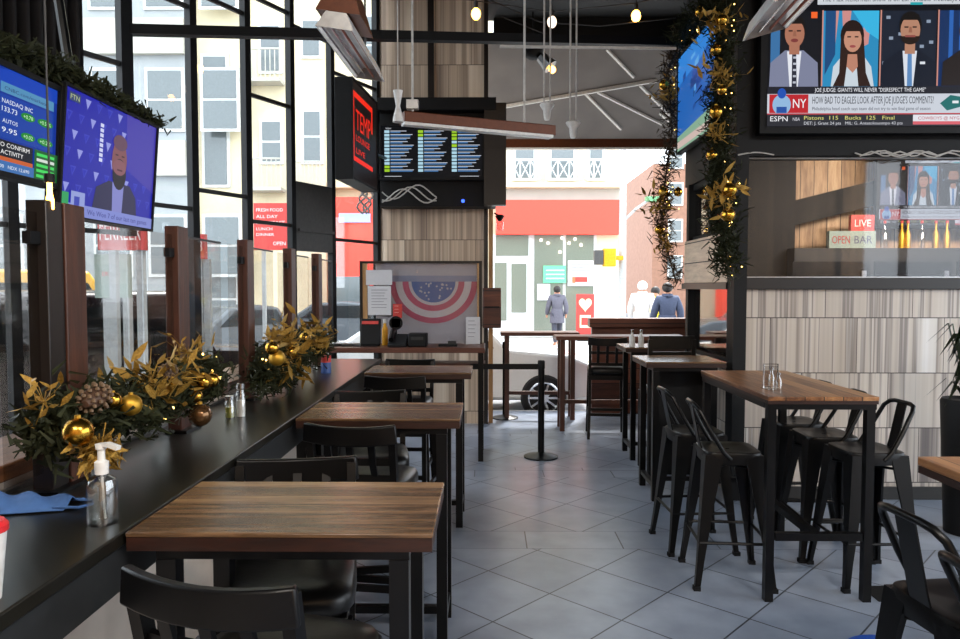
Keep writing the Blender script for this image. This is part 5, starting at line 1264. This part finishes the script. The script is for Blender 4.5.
# cloth
p = atz(22, 508, CZ)
mk = MB(); nx, ny = 22, 12; vs = []; fs = []; rg = random.Random(4)
for i in range(nx + 1):
    for j in range(ny + 1):
        u_, v_ = i / nx, j / ny; tp_ = 1 - .55 * max(0, u_ - .4)
        z = .006 + .035 * math.sin(PI * v_) * (1 - u_ * .6) + .01 * math.sin(u_ * 17 + v_ * 9) * math.sin(PI * v_)
        vs.append((-.12 + .25 * u_, (-.08 + .16 * v_) * tp_ + .02 * u_, max(.004, z)))
for i in range(nx):
    for j in range(ny): a = i * (ny + 1) + j; fs.append((a, a + ny + 1, a + ny + 2, a + 1))
mk.add(vs, fs); mo = thing('face_mask', 'crumpled blue cloth mask lying on near end of the counter', 'mask', (p.x, p.y, CZ))
cl = mk.build('cloth', 'blue_cloth', mo, ang=80); s_ = cl.modifiers.new('t', 'SOLIDIFY'); s_.thickness = .003
MB().tube([(.1, -.03, .012), (.17, -.03, .012), (.19, 0, .012), (.17, .035, .012), (.1, .04, .012)], .004, 6).build('ear_loop', 'blue_cloth', mo)
p = atz(-17, 600, CZ)
cu_ = thing('drink_cup', 'white cup with red lid cut by the left edge on counter', 'cup', (p.x, p.y, CZ))
MB().lathe([(.03, 0), (.042, .13)]).build('cup_body', 'white_plastic', cu_); MB().lathe([(.045, .13), (.045, .142), (.038, .15)]).build('lid', 'red_plastic', cu_)
# caddy on the high table
p = atz(773, 390, TZ)
cd_ = thing('table_caddy', 'small chrome menu stand on the long high table', 'caddy', (p.x, p.y + .03, TZ))
MB().tube([(-.035, .02, .004), (-.035, .02, .14), (.045, .02, .14), (.045, .02, .004)], .004, 8).build('wire_frame', 'chrome', cd_); MB().bx(-.03, .04, .018, .022, .02, .13).build('card', 'acrylic', cd_); MB().bx(-.04, .05, -.005, .045, 0, .006).build('base', 'chrome', cd_)
for i, (dx, h, lb) in enumerate(((-.012, .13, 'clear salt bottle before the menu stand on the high table, taller'), (.028, .1, 'short clear pepper bottle before the menu stand on the high table'))):
    o = thing('sauce_bottle', lb, 'bottle', (p.x + dx - .01, p.y - .03, TZ), 0, 'clear bottles on the high table'); MB().lathe([(.017, 0), (.017, h * .6), (.008, h * .8), (.008, h * .9)]).build('bottle_body', 'bottle_glass', o); MB().lathe([(.01, h * .9), (.01, h)]).build('cap', 'chrome', o)
for i, (px, lb) in enumerate(((632, 'little white bottle at left on far small table'), (641, 'little white bottle at right on far small table'))):
    v = at(px, 343, 7.0); o = thing('sauce_bottle', lb, 'bottle', (v.x, 7.0, 1.1), 0, 'little bottles on the far small table'); MB().lathe([(.028, 0), (.028, .09), (.012, .12), (.012, .14)]).build('bottle_body', 'white_plastic', o); MB().lathe([(.014, .14), (.014, .165)]).build('cap', 'chrome', o)
# floor drain and sticker
p = atz(893, 594, 0); tag(MB().bx(-.13, .13, -.1, .1, .0005, .004).build('floor_mat', 'black_matte'), 'small dark drain cover on floor by right stools', 'drain').location = (p.x, p.y, 0)
p = atz(893, 656, 0); sk = thing('floor_sticker', 'round blue sticker on floor at lower right', 'sticker', (p.x, p.y, 0)); MB().lathe([(.2, .0005), (.2, .002)], (0, 0, 0), 32).build('disc', 'blue_sticker', sk)
pc = Pic((-.14, .02, .0025), (1, 0, 0), (0, 1, 0), .0004); pc.text('6 FEET', 0, 0, .07, '#e8ecf4', w=.28); pc.text('STAY BACK', .02, -.09, .045, '#e8ecf4', w=.24); pc.build('sticker_print', 'print', sk)
